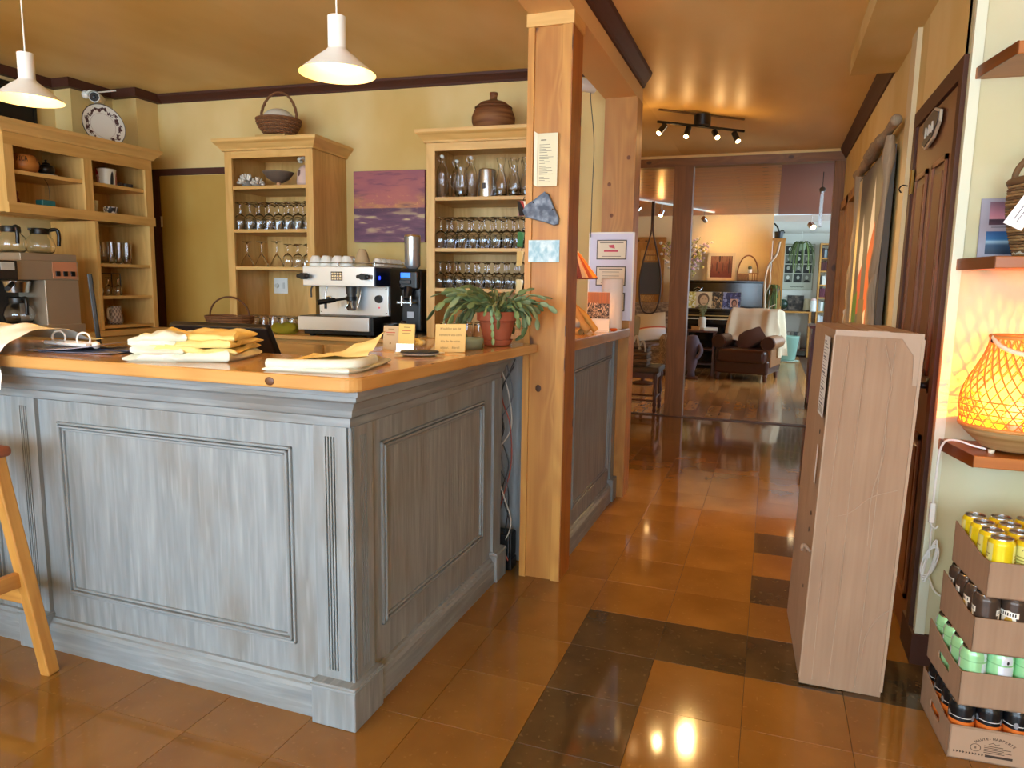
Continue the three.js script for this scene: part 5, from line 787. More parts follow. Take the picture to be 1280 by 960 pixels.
  // plate on top, chalk panel, camera
  const pl = thing('dinner_plate', 'white plate with a leafy dark border standing on the hutch', 'plate', [-4.44, 2.2, -3.86]); const pmat = M(0xffffff, .3, { map: tex(256, 256, (u, v) => { const x = u - .5, y = v - .5, r = Math.hypot(x, y) * 2, a = Math.atan2(y, x); let c = hex(0xe9e6dc); const w = .74 + .05 * Math.sin(a * 9); if (r > .62 && r < .88) { const l = fbm(u, v, 22, 22, 14, 2); if (Math.abs(r - w) < .09 && l > .5) c = hex(0x4a2c30); else if (Math.abs(r - w) < .015) c = hex(0x5a4440); } if (r > .565 && r < .58) c = hex(0xb8a8a0); if (r > .96) c = hex(0x4a4040); return c; }) });
  const disc = lathe([[0, .006], [.09, .006], [.1, .008], [.145, .02], [.147, .018], [.1, .003], [0, .001]], 48); { const p = disc.attributes.position, uv = disc.attributes.uv; for (let i = 0; i < p.count; i++) uv.setXY(i, .5 + p.getX(i) / .294, .5 - p.getZ(i) / .294); }
  obj('plate', place(disc, 0, 0, 0, 0, 0, -Math.PI / 2).rotateZ(.16).rotateY(-.25).translate(0, .148, 0), pmat, pl);
  const ch = thing('chalk_panel', 'black panel on the wall above the hutch', 'panel', [-4.845, 2.2, -3.3]); obj('board', bx(0, .02, .02, .36, -.35, .18, 'z'), W.black, ch); obj('frame', [bx(0, .028, .0, .02, -.37, .2, 'z'), bx(0, .028, .36, .38, -.37, .2, 'z'), bx(0, .028, 0, .38, -.37, -.35), bx(0, .028, 0, .38, .18, .2)], W.black, ch);
}
function secCamera(label, p, turn, bracketTo) {
  const t = thing('security_camera', label, 'camera', p, turn); obj('body', place(cyl(.034, .034, .11, 24), 0, 0, 0, Math.PI / 2).translate(0, 0, -.05), W.white, t); obj('sunshield', place(new THREE.CylinderGeometry(.038, .038, .13, 24, 1, true, 0, Math.PI), 0, 0, 0, Math.PI / 2, 0, Math.PI / 2).translate(0, .002, 0), M(0xf1efe6, .4, { side: THREE.DoubleSide }), t);
  const f = obj('face', place(cyl(.029, .03, .006, 24), 0, 0, 0, Math.PI / 2).translate(0, 0, .058), W.blackGloss, t); obj('lens', ball(.012, 0, 0, .064, 1, 1, .6), M(0x303438, .1), f); obj('bracket', tube([[0, .02, -.03], ...bracketTo], .012, 16, 8), W.white, t); const e = bracketTo[bracketTo.length - 1]; obj('mount', ball(.028, ...e, 1, 1, 1), W.white, t); return t;
}
{ const t = secCamera('white security camera above the plate on the hutch', [-4.48, 2.53, -3.86], .6, [[-.05, .06, -.06], [-.1, .05, -.12]]); obj('antenna', rod([-.02, .045, -.02], [.1, .085, -.09], .005), W.white, t);
  const c = secCamera('white security camera on the post beside the ceiling beam', [-1.075, 2.44, -4.17], -.65, [[.03, .01, -.06], [.07, -.005, -.1]]); obj('cable', tube([[0, -.03, -.03], [0, -.06, -.03], [.005, -.3, -.06], [-.01, -.6, -.07], [-.01, -.85, -.07]], .0025, 50, 6), W.black, c); }
{ // drip coffee maker on the side counter: its face looks along +x
  const t = thing('drip_coffee_maker', 'brown-grey commercial drip coffee maker on the side counter', 'coffee maker', [-4.15, .956, -3.13]), S = M(0xb3a48e, .42, { metalness: .55 }), D = M(0x3a342e, .4, { metalness: .4 });
  obj('tower', bx(-.36, .03, .03, .44, -.205, .02, 'y', .005), S, t); obj('base', bx(-.36, .06, .0, .06, -.21, .21, 'z', .006), S, t); obj('head', bx(-.36, .035, .33, .445, -.205, .2, 'z', .005), S, t);
  obj('top_warmer', bx(-.34, .03, .445, .488, -.2, .16, 'z', .004), S, t); obj('rear', bx(-.36, -.2, .06, .33, .0, .2), D, t);
  const pn_ = obj('switch_panel', bx(.035, .038, .34, .44, -.19, -.03, 'z', .001), M(0xc98a66, .5), t); for (const z of [-.16, -.11, -.06]) obj('switch', bx(.038, .045, .355, .385, z - .014, z + .014, 'y', .002), W.black, pn_);
  obj('funnel', place(lathe([[.06, 0], [.075, .06], [.078, .075], [.05, .075]], 28), -.1, .255, .1), W.steel, t); obj('funnel_handle', rod([-.05, .31, .16], [.06, .28, .27], .012, .015), W.black, t); obj('hot_plate', place(cyl(.075, .075, .01, 28), -.1, .06, .1), D, t); obj('side_unit', bx(-.2, .06, .33, .44, .2, .33, 'z', .006), D, t); obj('side_badge', bx(.06, .064, .385, .43, .22, .3, 'z', .003), M(0xc8c4b8, .4), t);
  const cg = lathe([[0, 0], [.06, 0], [.074, .015], [.082, .05], [.072, .09], [.05, .115], [.046, .13], [.044, .13], [.048, .114], [.07, .088], [.08, .05], [.072, .017], [.058, .003], [0, .003]], 30);
  const car = (label, p, a) => { const o = thing('coffee_carafe', label, 'carafe', p, a); obj('glass', cg, W.solidGlass, o); obj('collar', lathe([[.047, .118], [.052, .12], [.052, .15], [.046, .156], [0, .157]], 28), W.black, o); obj('spout_band', bx(-.06, .03, .14, .155, -.03, .03, 'x', .004), W.black, o); obj('handle', tube([[.045, .145, 0], [.09, .15, 0], [.1, .12, 0], [.096, .05, 0]], .011, 24, 8), W.black, o); };
  car('empty glass carafe on top of the coffee maker with its handle turned forward', [-4.28, 1.446, -3.04], -.3); car('empty glass carafe on top of the coffee maker next to the shelf unit', [-4.28, 1.446, -3.22], .9); car('glass carafe on the hot plate inside the coffee maker', [-4.25, 1.028, -3.03], -.2);
}
// ================= CORRIDOR FITTINGS =================
function spotHead(t, at, dir, m, len = .085, r = .021, lit = 1) {   // cylinder spot: at = pivot, dir = where it looks
  const d = V(...dir).normalize(), A = V(...at), B = A.clone().addScaledVector(d, len * .65), C = A.clone().addScaledVector(d, -len * .35);
  const h = obj('spot_head', rod(C.toArray(), B.toArray(), r, r, 18), m, t);
  const f = cyl(r * .82, r * .82, .003, 18); f.applyQuaternion(new THREE.Quaternion().setFromUnitVectors(V(0, 1, 0), d)); obj('bulb_face', f.translate(B.x, B.y, B.z), M(0xfff0d0, .4, { emissive: 0xffe0a8, emissiveIntensity: 11 * lit }), h);
  return B.addScaledVector(d, .012);
}
{
  const a = [-.846, 2.47, -5.323], b = [-.276, 2.47, -5.816], t = thing('track_light', 'black four-spot ceiling light over the corridor', 'light', [-.56, 2.56, -5.57]), L = (p) => [p[0] + .56, p[1] - 2.56, p[2] + 5.57];
  obj('bar', rod(L(a), L(b), .009), W.black, t); obj('canopy', place(cyl(.06, .06, .075, 28), 0, -.085, 0), W.black, t); obj('mount_plate', rod([-.28, -.006, .24], [.28, -.006, -.24], .008), M(0x6a4a24, .5), t);
  [[.06, [-.35, -.65, .5]], [.34, [-.1, -.7, .45]], [.66, [.25, -.45, .5]], [.9, [.3, -.6, .35]]].forEach(([k, d]) => {
    const p = L([mixn(a[0], b[0], k), 2.43, mixn(a[2], b[2], k)]); obj('arm', rod([p[0], -.09, p[2]], [p[0], p[1] + .0, p[2]], .006), W.black, t); const e = spotHead(t, p, d, W.black);
    spot(t, e.toArray(), [e.x + d[0] * 3, e.y + d[1] * 3, e.z + d[2] * 3], 0xffcf85, 14, .5, 1); point(t, e.x, e.y, e.z, 0xffc880, .1, .6);
  });
}
{ // plaque on the brown door
  const t = thing('door_plaque', 'dark fish-tailed plaque with pale lettering on the brown door', 'sign', [.536, 1.9, -3.2]);
  const o = extr([[-.15, .03], [-.13, .075], [.05, .085], [.155, .055], [.15, .015], [.06, -.03], [-.09, -.045], [-.155, -.02], [-.11, .0]], .006, .002); o.rotateY(-Math.PI / 2); obj('edge', o.translate(0, 0, 0), M(0xcab89c, .7), t);
  const f = extr([[-.135, .03], [-.12, .066], [.05, .075], [.142, .05], [.138, .018], [.055, -.02], [-.085, -.034], [-.135, -.016], [-.095, .0]], .003); f.rotateY(-Math.PI / 2); obj('face', f.translate(-.0088, 0, 0), M(0x34323a, .5), t);
  const sq = []; for (let i = 0; i < 5; i++) sq.push(tube([[-.0125, -.005 + .03 * (i % 2), -.07 + i * .03], [-.0128, .035 - .02 * (i % 2), -.06 + i * .03], [-.0125, .0, -.045 + i * .03]], .0035, 12, 5)); obj('lettering', sq, M(0xc9c6b8, .6), t);
}
{ // painting in a driftwood frame on the corridor wall
  const t = thing('driftwood_painting', 'tall abstract painting framed in driftwood on the corridor wall', 'painting', [.532, 1.4, -4.72]), x = -.02;
  const cv = canvasTex(512, 512, (c) => {
    const P = (col, pts) => { c.fillStyle = col; c.beginPath(); pts.forEach(([a, b], i) => i ? c.lineTo(a, b) : c.moveTo(a, b)); c.closePath(); c.fill(); };
    c.fillStyle = '#57565a'; c.fillRect(0, 0, 512, 512); P('#d8c9a0', [[0, 0], [70, 0], [40, 512], [0, 512]]); P('#c8c9d4', [[130, 190], [165, 95], [205, 180], [190, 330], [140, 310]]); P('#d9dbe4', [[290, 160], [340, 30], [380, 150], [370, 300], [300, 310]]);
    P('#cf6a3c', [[290, 200], [390, 130], [410, 330], [330, 430], [280, 380]]); P('#b8543c', [[130, 250], [200, 220], [210, 330], [150, 340]]); P('#4d7a3a', [[60, 300], [150, 280], [140, 420], [70, 430]]); P('#6f6250', [[180, 300], [300, 300], [290, 470], [200, 480]]); P('#4a5a8c', [[70, 410], [190, 390], [180, 512], [60, 512]]); P('#a8332c', [[180, 440], [250, 440], [260, 512], [170, 512]]); P('#5a6676', [[260, 420], [420, 400], [440, 512], [260, 512]]); P('#e6e2da', [[300, 330], [335, 320], [330, 390], [305, 395]]);
  });
  const g = new THREE.PlaneGeometry(1.3, 1.3); g.rotateY(-Math.PI / 2); obj('canvas', bx(-.03, 0, -.7, .62, -.66, .66), M(0x55504a, .8), t); obj('paint', g.translate(-.0315, -.04, 0), M(0xffffff, .6, { map: cv }), t);
  const dw = M(0xffffff, .85, { map: woodTex(0xb09a7c, 0x78634c, 55, { rings: 7, sx: .1, sy: .5 }) });
  const log = (pts, r, s) => { const g = tube(pts, r, 40, 10), p = g.attributes.position, n = g.attributes.normal; for (let i = 0; i < p.count; i++) { const k = (pn(p.getZ(i) * 9 + 40, p.getY(i) * 9 + 40, 99, 99, s) - .5) * r * .8; p.setXYZ(i, p.getX(i) + n.getX(i) * k, p.getY(i) + n.getY(i) * k, p.getZ(i) + n.getZ(i) * k); } g.computeVertexNormals(); return uvBox(g, 'y'); };
  const cap = (p, r) => ball(r, ...p, .9, .9, .9, 12);
  obj('top_log', [log([[-.034, .68, -.84], [-.036, .67, -.4], [-.034, .70, .1], [-.036, .685, .5], [-.034, .70, .82]], .032, 3), cap([-.034, .68, -.84], .03), cap([-.034, .70, .82], .03)], dw, t);
  obj('side_log', [log([[-.032, .66, .66], [-.034, .3, .64], [-.038, .05, .6], [-.038, -.1, .5], [-.036, -.3, .56], [-.034, -.72, .62]], .026, 5), cap([-.034, -.72, .62], .026)], dw, t); obj('side_log', [log([[-.034, .0, .58], [-.042, -.12, .56], [-.038, -.26, .6], [-.034, -.5, .68]], .022, 8)], dw, t);
  obj('side_log', [log([[-.032, .66, -.66], [-.034, .2, -.68], [-.034, -.1, -.7], [-.034, -.72, -.71]], .024, 7)], dw, t); obj('pale_log', [log([[-.038, -.25, -.76], [-.038, -.72, -.8]], .028, 9), cap([-.038, -.25, -.76], .027)], M(0xb9b4ae, .85), t);
}
// ================= LOUNGE =================
{ // armchair, throw, cushion
  const P = [-.36, 0, -10.46], A = -.21, t = thing('leather_armchair', 'dark brown leather armchair with rolled arms under a cream throw', 'armchair', P, A), lea = M(0x3f1e10, .3, { clearcoat: .25, clearcoatRoughness: .3 }), tan = M(0x8a5a2e, .45);
  obj('base', place(new RoundedBoxGeometry(.74, .2, .76, 3, .03), 0, .2, -.38), lea, t); obj('seat_cushion', place(new RoundedBoxGeometry(.68, .2, .74, 4, .06), 0, .35, -.33), lea, t);
  for (const s of [-1, 1]) { obj('arm', [place(cyl(.1, .1, .66, 24), 0, 0, 0, -Math.PI / 2).translate(s * .34, .54, -.06), bx(s * .29, s * .39, .2, .54, -.74, -.09, 'z', .02)], s > 0 ? tan : lea, t); obj('arm_front', place(cyl(.095, .09, .02, 24), 0, 0, 0, Math.PI / 2).translate(s * .34, .54, -.06), lea, t); }
  obj('backrest', [place(new RoundedBoxGeometry(.7, .62, .2, 5, .09), 0, .64, -.74, -.14)], lea, t);
  for (const [x, z] of [[-.33, -.04], [.33, -.04], [-.33, -.72], [.33, -.72]]) obj('leg', place(lathe([[0, 0], [.018, 0], [.024, .012], [.03, .04], [.022, .055], [.034, .075], [.034, .11], [0, .11]], 16), x, 0, z), W.walnut, t);
  const th = thing('throw_blanket', 'cream throw draped over the back of the leather armchair', 'blanket', P, A), g = new THREE.PlaneGeometry(1, 1, 44, 40), p = g.attributes.position;
  const path = [[-.92, .42], [-.9, .8], [-.84, .965], [-.74, .985], [-.65, .93], [-.57, .76], [-.5, .6], [-.44, .52]];
  for (let i = 0; i < p.count; i++) {
    const u = p.getX(i) + .5, v = p.getY(i) + .5, x = -.44 + u * .98, f = v * (path.length - 1), k = Math.min(path.length - 2, Math.floor(f)), r = f - k; let z = mixn(path[k][0], path[k + 1][0], r), y = mixn(path[k][1], path[k + 1][1], r);
    const over = Math.max(0, Math.abs(x) - .35), side = x > 0 ? 1 : -1; let X = x; if (over > 0) { X = side * (.35 + .05 * Math.min(1, over * 8) + (side > 0 ? .04 : 0) * Math.sin(v * 20)); y -= over * (side > 0 ? 3.0 : 2.0); } if (x > .2) y -= (x - .2) * .12 * (v > .6 ? 2 : 0);
    const w = (pn(x * 9 + 30, v * 5 + 30, 99, 99, 3) - .5); y += w * .04; z += w * .04 + .03; p.setXYZ(i, X + (over > 0 ? w * .05 : 0), Math.max(.3, y) + .02, z);
  }
  g.computeVertexNormals(); obj('fabric', g, M(0xe6d5b4, .9, { side: THREE.DoubleSide, sheen: .3 }), th);
  const cu = thing('brown_cushion', 'mauve brown cushion leaning in the leather armchair', 'cushion', [-.28, .60, -10.92], A); const cg = new THREE.BoxGeometry(.4, .4, .12, 12, 12, 4), cp = cg.attributes.position; for (let i = 0; i < cp.count; i++) { const x = cp.getX(i) / .2, y = cp.getY(i) / .2, k = (1 - x * x * .85) * (1 - y * y * .85); cp.setZ(i, cp.getZ(i) * (.15 + .85 * Math.max(0, k))); } cg.computeVertexNormals(); obj('cover', place(cg, 0, 0, 0, -.45, 0, .62).rotateX(-.35), M(0x5c4036, .8), cu);
}
{ // upright piano
  const z1 = -11.78, t = thing('upright_piano', 'black upright piano against the lounge wall', 'piano', [-.75, 0, -12.0]), B = W.blackGloss;
  Q(t, 'case', bx(-1.42, -.14, .1, 1.38, -12.27, -11.92, 'y', .008), B); Q(t, 'lid', bx(-1.44, -.12, 1.38, 1.41, -12.28, -11.86, 'x', .006), B); Q(t, 'upper_panel', bx(-1.38, -.18, .9, 1.34, -11.93, -11.9), B); Q(t, 'music_ledge', bx(-1.36, -.3, .94, .965, -11.93, -11.80, 'x', .004), B);
  Q(t, 'key_bed', bx(-1.42, -.14, .72, .8, -11.95, -11.62, 'x', .006), B); Q(t, 'fallboard', bx(-1.38, -.18, .8, .92, -11.93, -11.86, 'x', .01), B); Q(t, 'brass_strip', bx(-1.38, -.18, .845, .86, -11.858, -11.852, 'x'), M(0xb09050, .35, { metalness: .8 }));
  const w = []; for (let i = 0; i < 40; i++) Q(t, 'key', bx(-1.35 + i * .029, -1.3225 + i * .029, .8, .812, -11.8, -11.65, 'z'), W.cream);
  for (const x of [-1.42, -.2]) Q(t, 'cheek', bx(x, x + .06, .72, .9, -11.92, -11.62, 'y', .01), B); for (const x of [-1.4, -.22]) Q(t, 'leg', bx(x, x + .06, 0, .72, -11.74, -11.68, 'y', .008), B); Q(t, 'lower_panel', bx(-1.38, -.18, .12, .7, -11.93, -11.9), B); Q(t, 'plinth', bx(-1.42, -.14, 0, .1, -12.27, -11.88), B);
  Q(t, 'candle_bracket', [tube([[-1.18, 1.22, -11.9], [-1.15, 1.26, -11.86], [-1.1, 1.25, -11.85], [-1.07, 1.29, -11.87]], .01, 16, 6), tube([[-1.2, 1.27, -11.9], [-1.13, 1.3, -11.87], [-1.06, 1.26, -11.87]], .008, 16, 6)], W.steel);
  // record sleeves on the music ledge
  const face = (bg, fg, hair) => canvasTex(128, 128, (c) => { c.fillStyle = bg; c.fillRect(0, 0, 128, 128); c.fillStyle = hair; c.beginPath(); c.ellipse(64, 58, 44, 50, 0, 0, 7); c.fill(); c.fillStyle = fg; c.beginPath(); c.ellipse(68, 66, 30, 40, 0, 0, 7); c.fill(); c.fillStyle = hair; c.fillRect(50, 54, 14, 4); c.fillRect(74, 54, 14, 4); c.fillRect(60, 88, 20, 4); c.beginPath(); c.ellipse(64, 128, 60, 18, 0, 0, 7); c.fill(); });
  const q = rng(77), speck = (a, b) => canvasTex(128, 128, (c) => { c.fillStyle = a; c.fillRect(0, 0, 128, 128); for (let i = 0; i < 90; i++) { c.fillStyle = b[(q() * b.length) | 0]; c.beginPath(); c.arc(q() * 128, q() * 128, 3 + q() * 9, 0, 7); c.fill(); } });
  const SL = [[-1.25, .2, speck('#d8c86a', ['#e8e0a0', '#b8a040', '#f0ecd0']), 'yellow speckled record sleeve on the piano'], [-1.035, .27, face('#dcc79c', '#c9a67c', '#6a5238'), 'sepia portrait record sleeve on the piano'], [-.83, .16, speck('#3a3226', ['#8a6a40', '#c0a070', '#20180f']), 'dark brown patterned booklet on the piano'], [-.60, .27, speck('#33385e', ['#4a5080', '#26294a', '#8a90b0']), 'dark blue record sleeve with a small portrait on the piano']];
  SL.forEach(([x, w_, m, l], i) => { const o = thing('record_sleeve', l, 'record sleeve', [x, .966, -11.845], 0, 'sleeves on the piano'); o.rotation.x = -.12; obj('sleeve', bx(-w_ / 2, w_ / 2, 0, .265, -.005, 0), M(0xc8bda8, .6), o); obj('print', new THREE.PlaneGeometry(w_ - .004, .26).translate(0, .1325, .001), M(0xffffff, .5, { map: m }), o); if (i === 3) obj('portrait', new THREE.PlaneGeometry(.12, .14).translate(.04, .09, .002), M(0xffffff, .5, { map: face('#caa08a', '#b07a60', '#3a2420') }), o); });
}
{ // on and above the piano
  const f = thing('framed_print', 'dark red woodland print in a cream frame on the piano', 'picture', [-.81, 1.411, -12.2]); f.rotation.x = -.08; const cv = tex(128, 128, (u, v) => { const tr = pn(u * 40, v * 2, 40, 2, 5), n = fbm(u, v, 8, 8, 7, 3); let c = mix3(hex(0x6a2a1c), hex(0x8a6a50), clamp(v * 1.1 - .2 + (n - .5) * .5)); if (tr > .62 && v > .2) c = mix3(c, hex(0x2a1410), .75); return c; });
  obj('frame', [bx(-.215, .215, 0, .05, 0, .02, 'x'), bx(-.215, .215, .4, .45, 0, .02, 'x'), bx(-.215, -.17, 0, .45, 0, .02), bx(.17, .215, 0, .45, 0, .02)], M(0xd8c3a0, .6), f); obj('backing', bx(-.2, .2, .02, .43, -.004, .004), W.cream, f); obj('print', new THREE.PlaneGeometry(.34, .35).translate(0, .225, .006), M(0xffffff, .4, { map: cv }), f);
  const b = thing('trug_basket', 'small rectangular basket with tall hoop handle on the piano', 'basket', [-.39, 1.411, -12.05]); obj('tray', [bx(-.16, .02, 0, .12, -.08, .08, 'x', .01)], W.wicker, b); obj('open_side', [0, 1, 2, 3].map((i) => rod([.04 + i * .035, 0, .07], [.04 + i * .035, .12, .075], .006)).concat([rod([.02, .12, .075], [.16, .12, .075], .008), rod([.02, .004, 0], [.16, .004, 0], .01)]), wk[1], b); obj('handle', tube(Array.from({ length: 15 }, (_, i) => { const a = Math.PI * i / 14; return [-.155 * Math.cos(a), .1 + .3 * Math.sin(a), 0]; }), .011, 40, 8), wk[0], b);
  const c = thing('tiny_cactus', 'tiny cactus in a white pot inside the hoop basket', 'plant', [-.36, 1.535, -12.05]); obj('pot', place(cyl(.03, .036, .06), 0, 0, 0), W.white, c); obj('plant', ball(.03, 0, .085, 0, 1, 1.1, 1), M(0x4a4a30, .8), c);
  const fl = thing('flower_spray', 'tall loose spray of pale lilac and yellow flowers on the piano', 'flowers', [-1.42, 1.411, -12.02]), q = rng(91); obj('vase', lathe([[0, 0], [.05, 0], [.06, .04], [.04, .14], [.045, .16]], 24), M(0x8a9088, .4), fl);
  const st = [], bl = [[], [], []]; for (let i = 0; i < 16; i++) { const a = i < 11 ? .35 + .75 * q() : -.9 + .6 * q(), L = .38 + .28 * q(), e = [Math.sin(a) * L * .9, .14 + Math.cos(a) * L, (q() - .5) * .3]; st.push(tube([[0, .1, 0], [e[0] * .4, .1 + (e[1] - .1) * .55, e[2] * .4], e], .004, 10, 5)); for (let k = 0; k < 9; k++) bl[(q() * 3) | 0].push(ball(.016 + .014 * q(), e[0] * (1 - .06 * k) + (q() - .5) * .1, e[1] - k * .03 + (q() - .5) * .07, e[2] + (q() - .5) * .1, 1, .8, 1, 7)); }
  obj('stems', st, M(0x6a6a3a, .8), fl).userData.kind = 'stuff'; [0xc4a8b4, 0xb9b060, 0xd8ccc0].forEach((col, i) => { obj('blossoms', bl[i], M(col, .8), fl).userData.kind = 'stuff'; });
}
{ // tall cabinet with pot, branch and hanging plant
  const t = thing('tall_cabinet', 'narrow tall pine cabinet at the end of the lounge wall', 'cabinet', [.05, 0, -12.12]); Q(t, 'body', bx(-.04, .14, 0, 2.05, -12.28, -11.98), W.pine); Q(t, 'door', bx(-.03, .13, .06, .86, -11.98, -11.965), W.pine); Q(t, 'door', bx(-.03, .13, .9, 2.0, -11.98, -11.965), W.pine); Q(t, 'top', bx(-.05, .15, 2.05, 2.07, -12.29, -11.96, 'x'), W.pine);
  const p = thing('black_planter', 'small black planter with a dark plant on the tall cabinet', 'plant', [.04, 2.07, -12.1]); obj('pot', place(cyl(.06, .07, .11), 0, 0, 0), W.black, p); obj('leaf', [tube([[0, .1, 0], [-.03, .18, 0], [-.08, .24, 0]], .014, 10, 6), tube([[0, .1, 0], [.05, .13, 0], [.08, .09, 0]], .012, 10, 6)], M(0x2a2c20, .7), p);
  const d = thing('bare_branch', 'pale bare driftwood branch leaning by the tall cabinet', 'branch', [-.08, 0, -11.6]); const dm = M(0xd0bca0, .8); obj('trunk', tube([[0, 0, 0], [-.03, .5, 0], [-.02, 1.0, .02], [-.04, 1.4, 0], [.0, 1.65, 0], [.1, 1.8, 0], [.14, 2.0, -.05]], .015, 40, 8), dm, d); obj('twig', tube([[-.03, 1.2, 0], [.04, 1.4, 0], [.03, 1.55, .02]], .01, 20, 6), dm, d); obj('twig', tube([[-.02, .9, 0], [.06, 1.02, 0], [.14, 1.06, 0]], .009, 20, 6), dm, d);
  const q = rng(17), leaves = (o, n, R_, drop, cols, y0) => { for (let k = 0; k < n; k++) { const a = q() * 6.28, r = R_ * (.5 + .5 * q()), D = drop * (.5 + .6 * q()); obj('leaf', tube([[0, y0, 0], [r * .5 * Math.cos(a), y0 + .06, r * .5 * Math.sin(a)], [r * Math.cos(a), y0 - D * .4, r * Math.sin(a)], [r * 1.1 * Math.cos(a), y0 - D, r * 1.1 * Math.sin(a)]], .007, 12, 5), cols[k % cols.length], o); } };
  const gc = [M(0x54662c, .7), M(0x6f8040, .7), M(0x3e4d22, .7)];
  const h = thing('trailing_plant', 'trailing green plant hung on the tall cabinet', 'plant', [.03, 1.2, -11.86]); obj('pot', place(cyl(.05, .07, .1), 0, 0, 0), M(0x6a5238, .7), h); leaves(h, 20, .12, .42, gc, .1);
  const s = thing('spider_plant', 'hanging spider plant in front of the portrait poster', 'plant', [.46, 2.02, -14.6]); obj('pot', place(cyl(.06, .08, .11), 0, 0, 0), M(0x8a9a7a, .6), s); obj('hanger', rod([0, .1, 0], [0, .34, 0], .004), W.white, s); leaves(s, 26, .24, .5, gc, .1);
}
{ // alcove wall: poster, desk, bookcase
  const t = thing('portrait_poster', 'framed poster of twelve black and white portraits', 'poster', [.44, 1.275, -15.098]); obj('frame', bx(-.28, .28, 0, .885, 0, .012), M(0x8a8a78, .6), t);
  const cv = canvasTex(384, 600, (c) => { c.fillStyle = '#b7b8a6'; c.fillRect(0, 0, 384, 600); const q = rng(6); for (let j = 0; j < 4; j++) for (let i = 0; i < 3; i++) { const x = 18 + i * 120, y = 16 + j * 126; c.fillStyle = j % 2 === i % 2 ? '#2a2c26' : '#6e7064'; c.fillRect(x, y, 108, 112); c.fillStyle = i === j % 3 ? '#d2d2c6' : '#a9aa9c'; c.beginPath(); c.ellipse(x + 54 + (q() - .5) * 16, y + 46, 20, 26, 0, 0, 7); c.fill(); c.fillStyle = '#16170f'; c.beginPath(); c.ellipse(x + 54, y + 110, 40, 34, 0, Math.PI, 0); c.fill(); } c.fillStyle = '#4a4b40'; c.font = 'bold 26px serif'; for (let k = 0; k < 14; k++) c.fillRect(100 + k * 13, 556 + (k % 3) * 2, 9, 12); });
  obj('print', new THREE.PlaneGeometry(.54, .865).translate(0, .4425, .0135), M(0xffffff, .5, { map: cv }), t);
  const d = thing('alcove_desk', 'low wooden desk shelf under the portrait poster', 'desk', [.4, 0, -14.95]); Q(d, 'top', bx(-.04, .72, .84, .87, -15.1, -14.7, 'x'), W.pine); Q(d, 'leg', bx(-.03, .02, 0, .84, -15.08, -14.72), W.pine); Q(d, 'lower_shelf', bx(.0, .72, .12, .15, -15.1, -14.75, 'x'), W.walnut); Q(d, 'leg', bx(.68, .72, 0, .84, -15.08, -14.72), W.pine);
  const pi = thing('dark_picture', 'dark abstract picture propped on the alcove desk', 'picture', [.43, .871, -15.02]); pi.rotation.x = -.1; obj('canvas', bx(-.15, .15, 0, .3, -.01, .01), M(0xffffff, .6, { map: tex(64, 64, (u, v) => mix3(hex(0x2a2420), hex(0x8a7a6a), clamp(fbm(u, v, 5, 5, 3, 4) * 2.2 - .8)), .3, .3) }), pi);
  const g = thing('green_globe', 'dark green glass globe on the alcove desk', 'globe', [.2, .871, -14.85]); obj('globe', ball(.1, 0, .13, 0, 1, 1, 1, 24), M(0x24382c, .1), g); obj('stand', lathe([[0, 0], [.06, 0], [.05, .015], [.02, .03], [.04, .05]], 20), W.walnut, g);
  const l = thing('beige_shade', 'beige lamp shade lantern on the alcove desk', 'lamp', [.66, .871, -14.95]); obj('shade', lathe([[.09, .02], [.07, .24], [.068, .24], [.088, .02]], 24), M(0xb8a888, .8), l); obj('foot', place(cyl(.04, .04, .02), 0, 0, 0), W.walnut, l);
  const w = thing('white_canister', 'white canister with dark print beside the bookcase', 'canister', [.745, .871, -14.78]); obj('body', lathe([[0, 0], [.05, 0], [.055, .01], [.05, .2], [.045, .21]], 24), M(0xe4e4de, .5), w); obj('lid', lathe([[.047, .21], [.05, .22], [.035, .25], [0, .26]], 24), M(0xd8b8b0, .5), w);
  const c = thing('bookcase', 'pine bookcase filled with books in the alcove', 'bookcase', [1.1, 0, -14.95]); Q(c, 'side', bx(.80, .83, 0, 2.16, -15.1, -14.8), W.pine); Q(c, 'side', bx(1.4, 1.43, 0, 2.16, -15.1, -14.8), W.pine); Q(c, 'back', bx(.83, 1.4, 0, 2.16, -15.1, -15.09), W.cream); const ys = [.1, .6, .86, 1.12, 1.36, 1.62, 1.86, 2.13]; for (const y of ys) Q(c, 'shelf', bx(.83, 1.4, y, y + .025, -15.09, -14.81, 'x'), W.pine);
  const q = rng(61), cols = [[0x8a98a0, 0x2e3a36, 0xc8ccc6, 0x3a2a26], [0x5a1e1e, 0x6a2824, 0x4a1a1a], [0xc8b84a, 0xd8d4c8, 0x3a3a36, 0xe0dcd0], [0x5a2030, 0x4a1826, 0x622636], [0x9a9a92, 0xe4e4dc, 0x6a7a6a], [0xd6d8da, 0xb8bec4]], nm = ['pale', 'dark red', 'yellow', 'maroon', 'white', 'light grey'];
  [1.885, 1.645, 1.385, 1.145, .885, .625].forEach((y, r) => { let x = .84; while (x < 1.3) { const w_ = .022 + q() * .024, h = .15 + q() * .05; const o = thing('book', 'upright ' + nm[r] + ' toned book on a bookcase shelf', 'book', [x + w_ / 2, y, -14.9], 0, 'books on shelf ' + (6 - r) + ' of the bookcase'); obj('cover', bx(-w_ / 2, w_ / 2, 0, h, -.07, .07), M(cols[r][(q() * cols[r].length) | 0], .6), o); obj('pages', bx(-w_ / 2 + .003, w_ / 2 - .003, .003, h + .0006, -.069, .066), W.paper, o); x += w_ + .003; } });
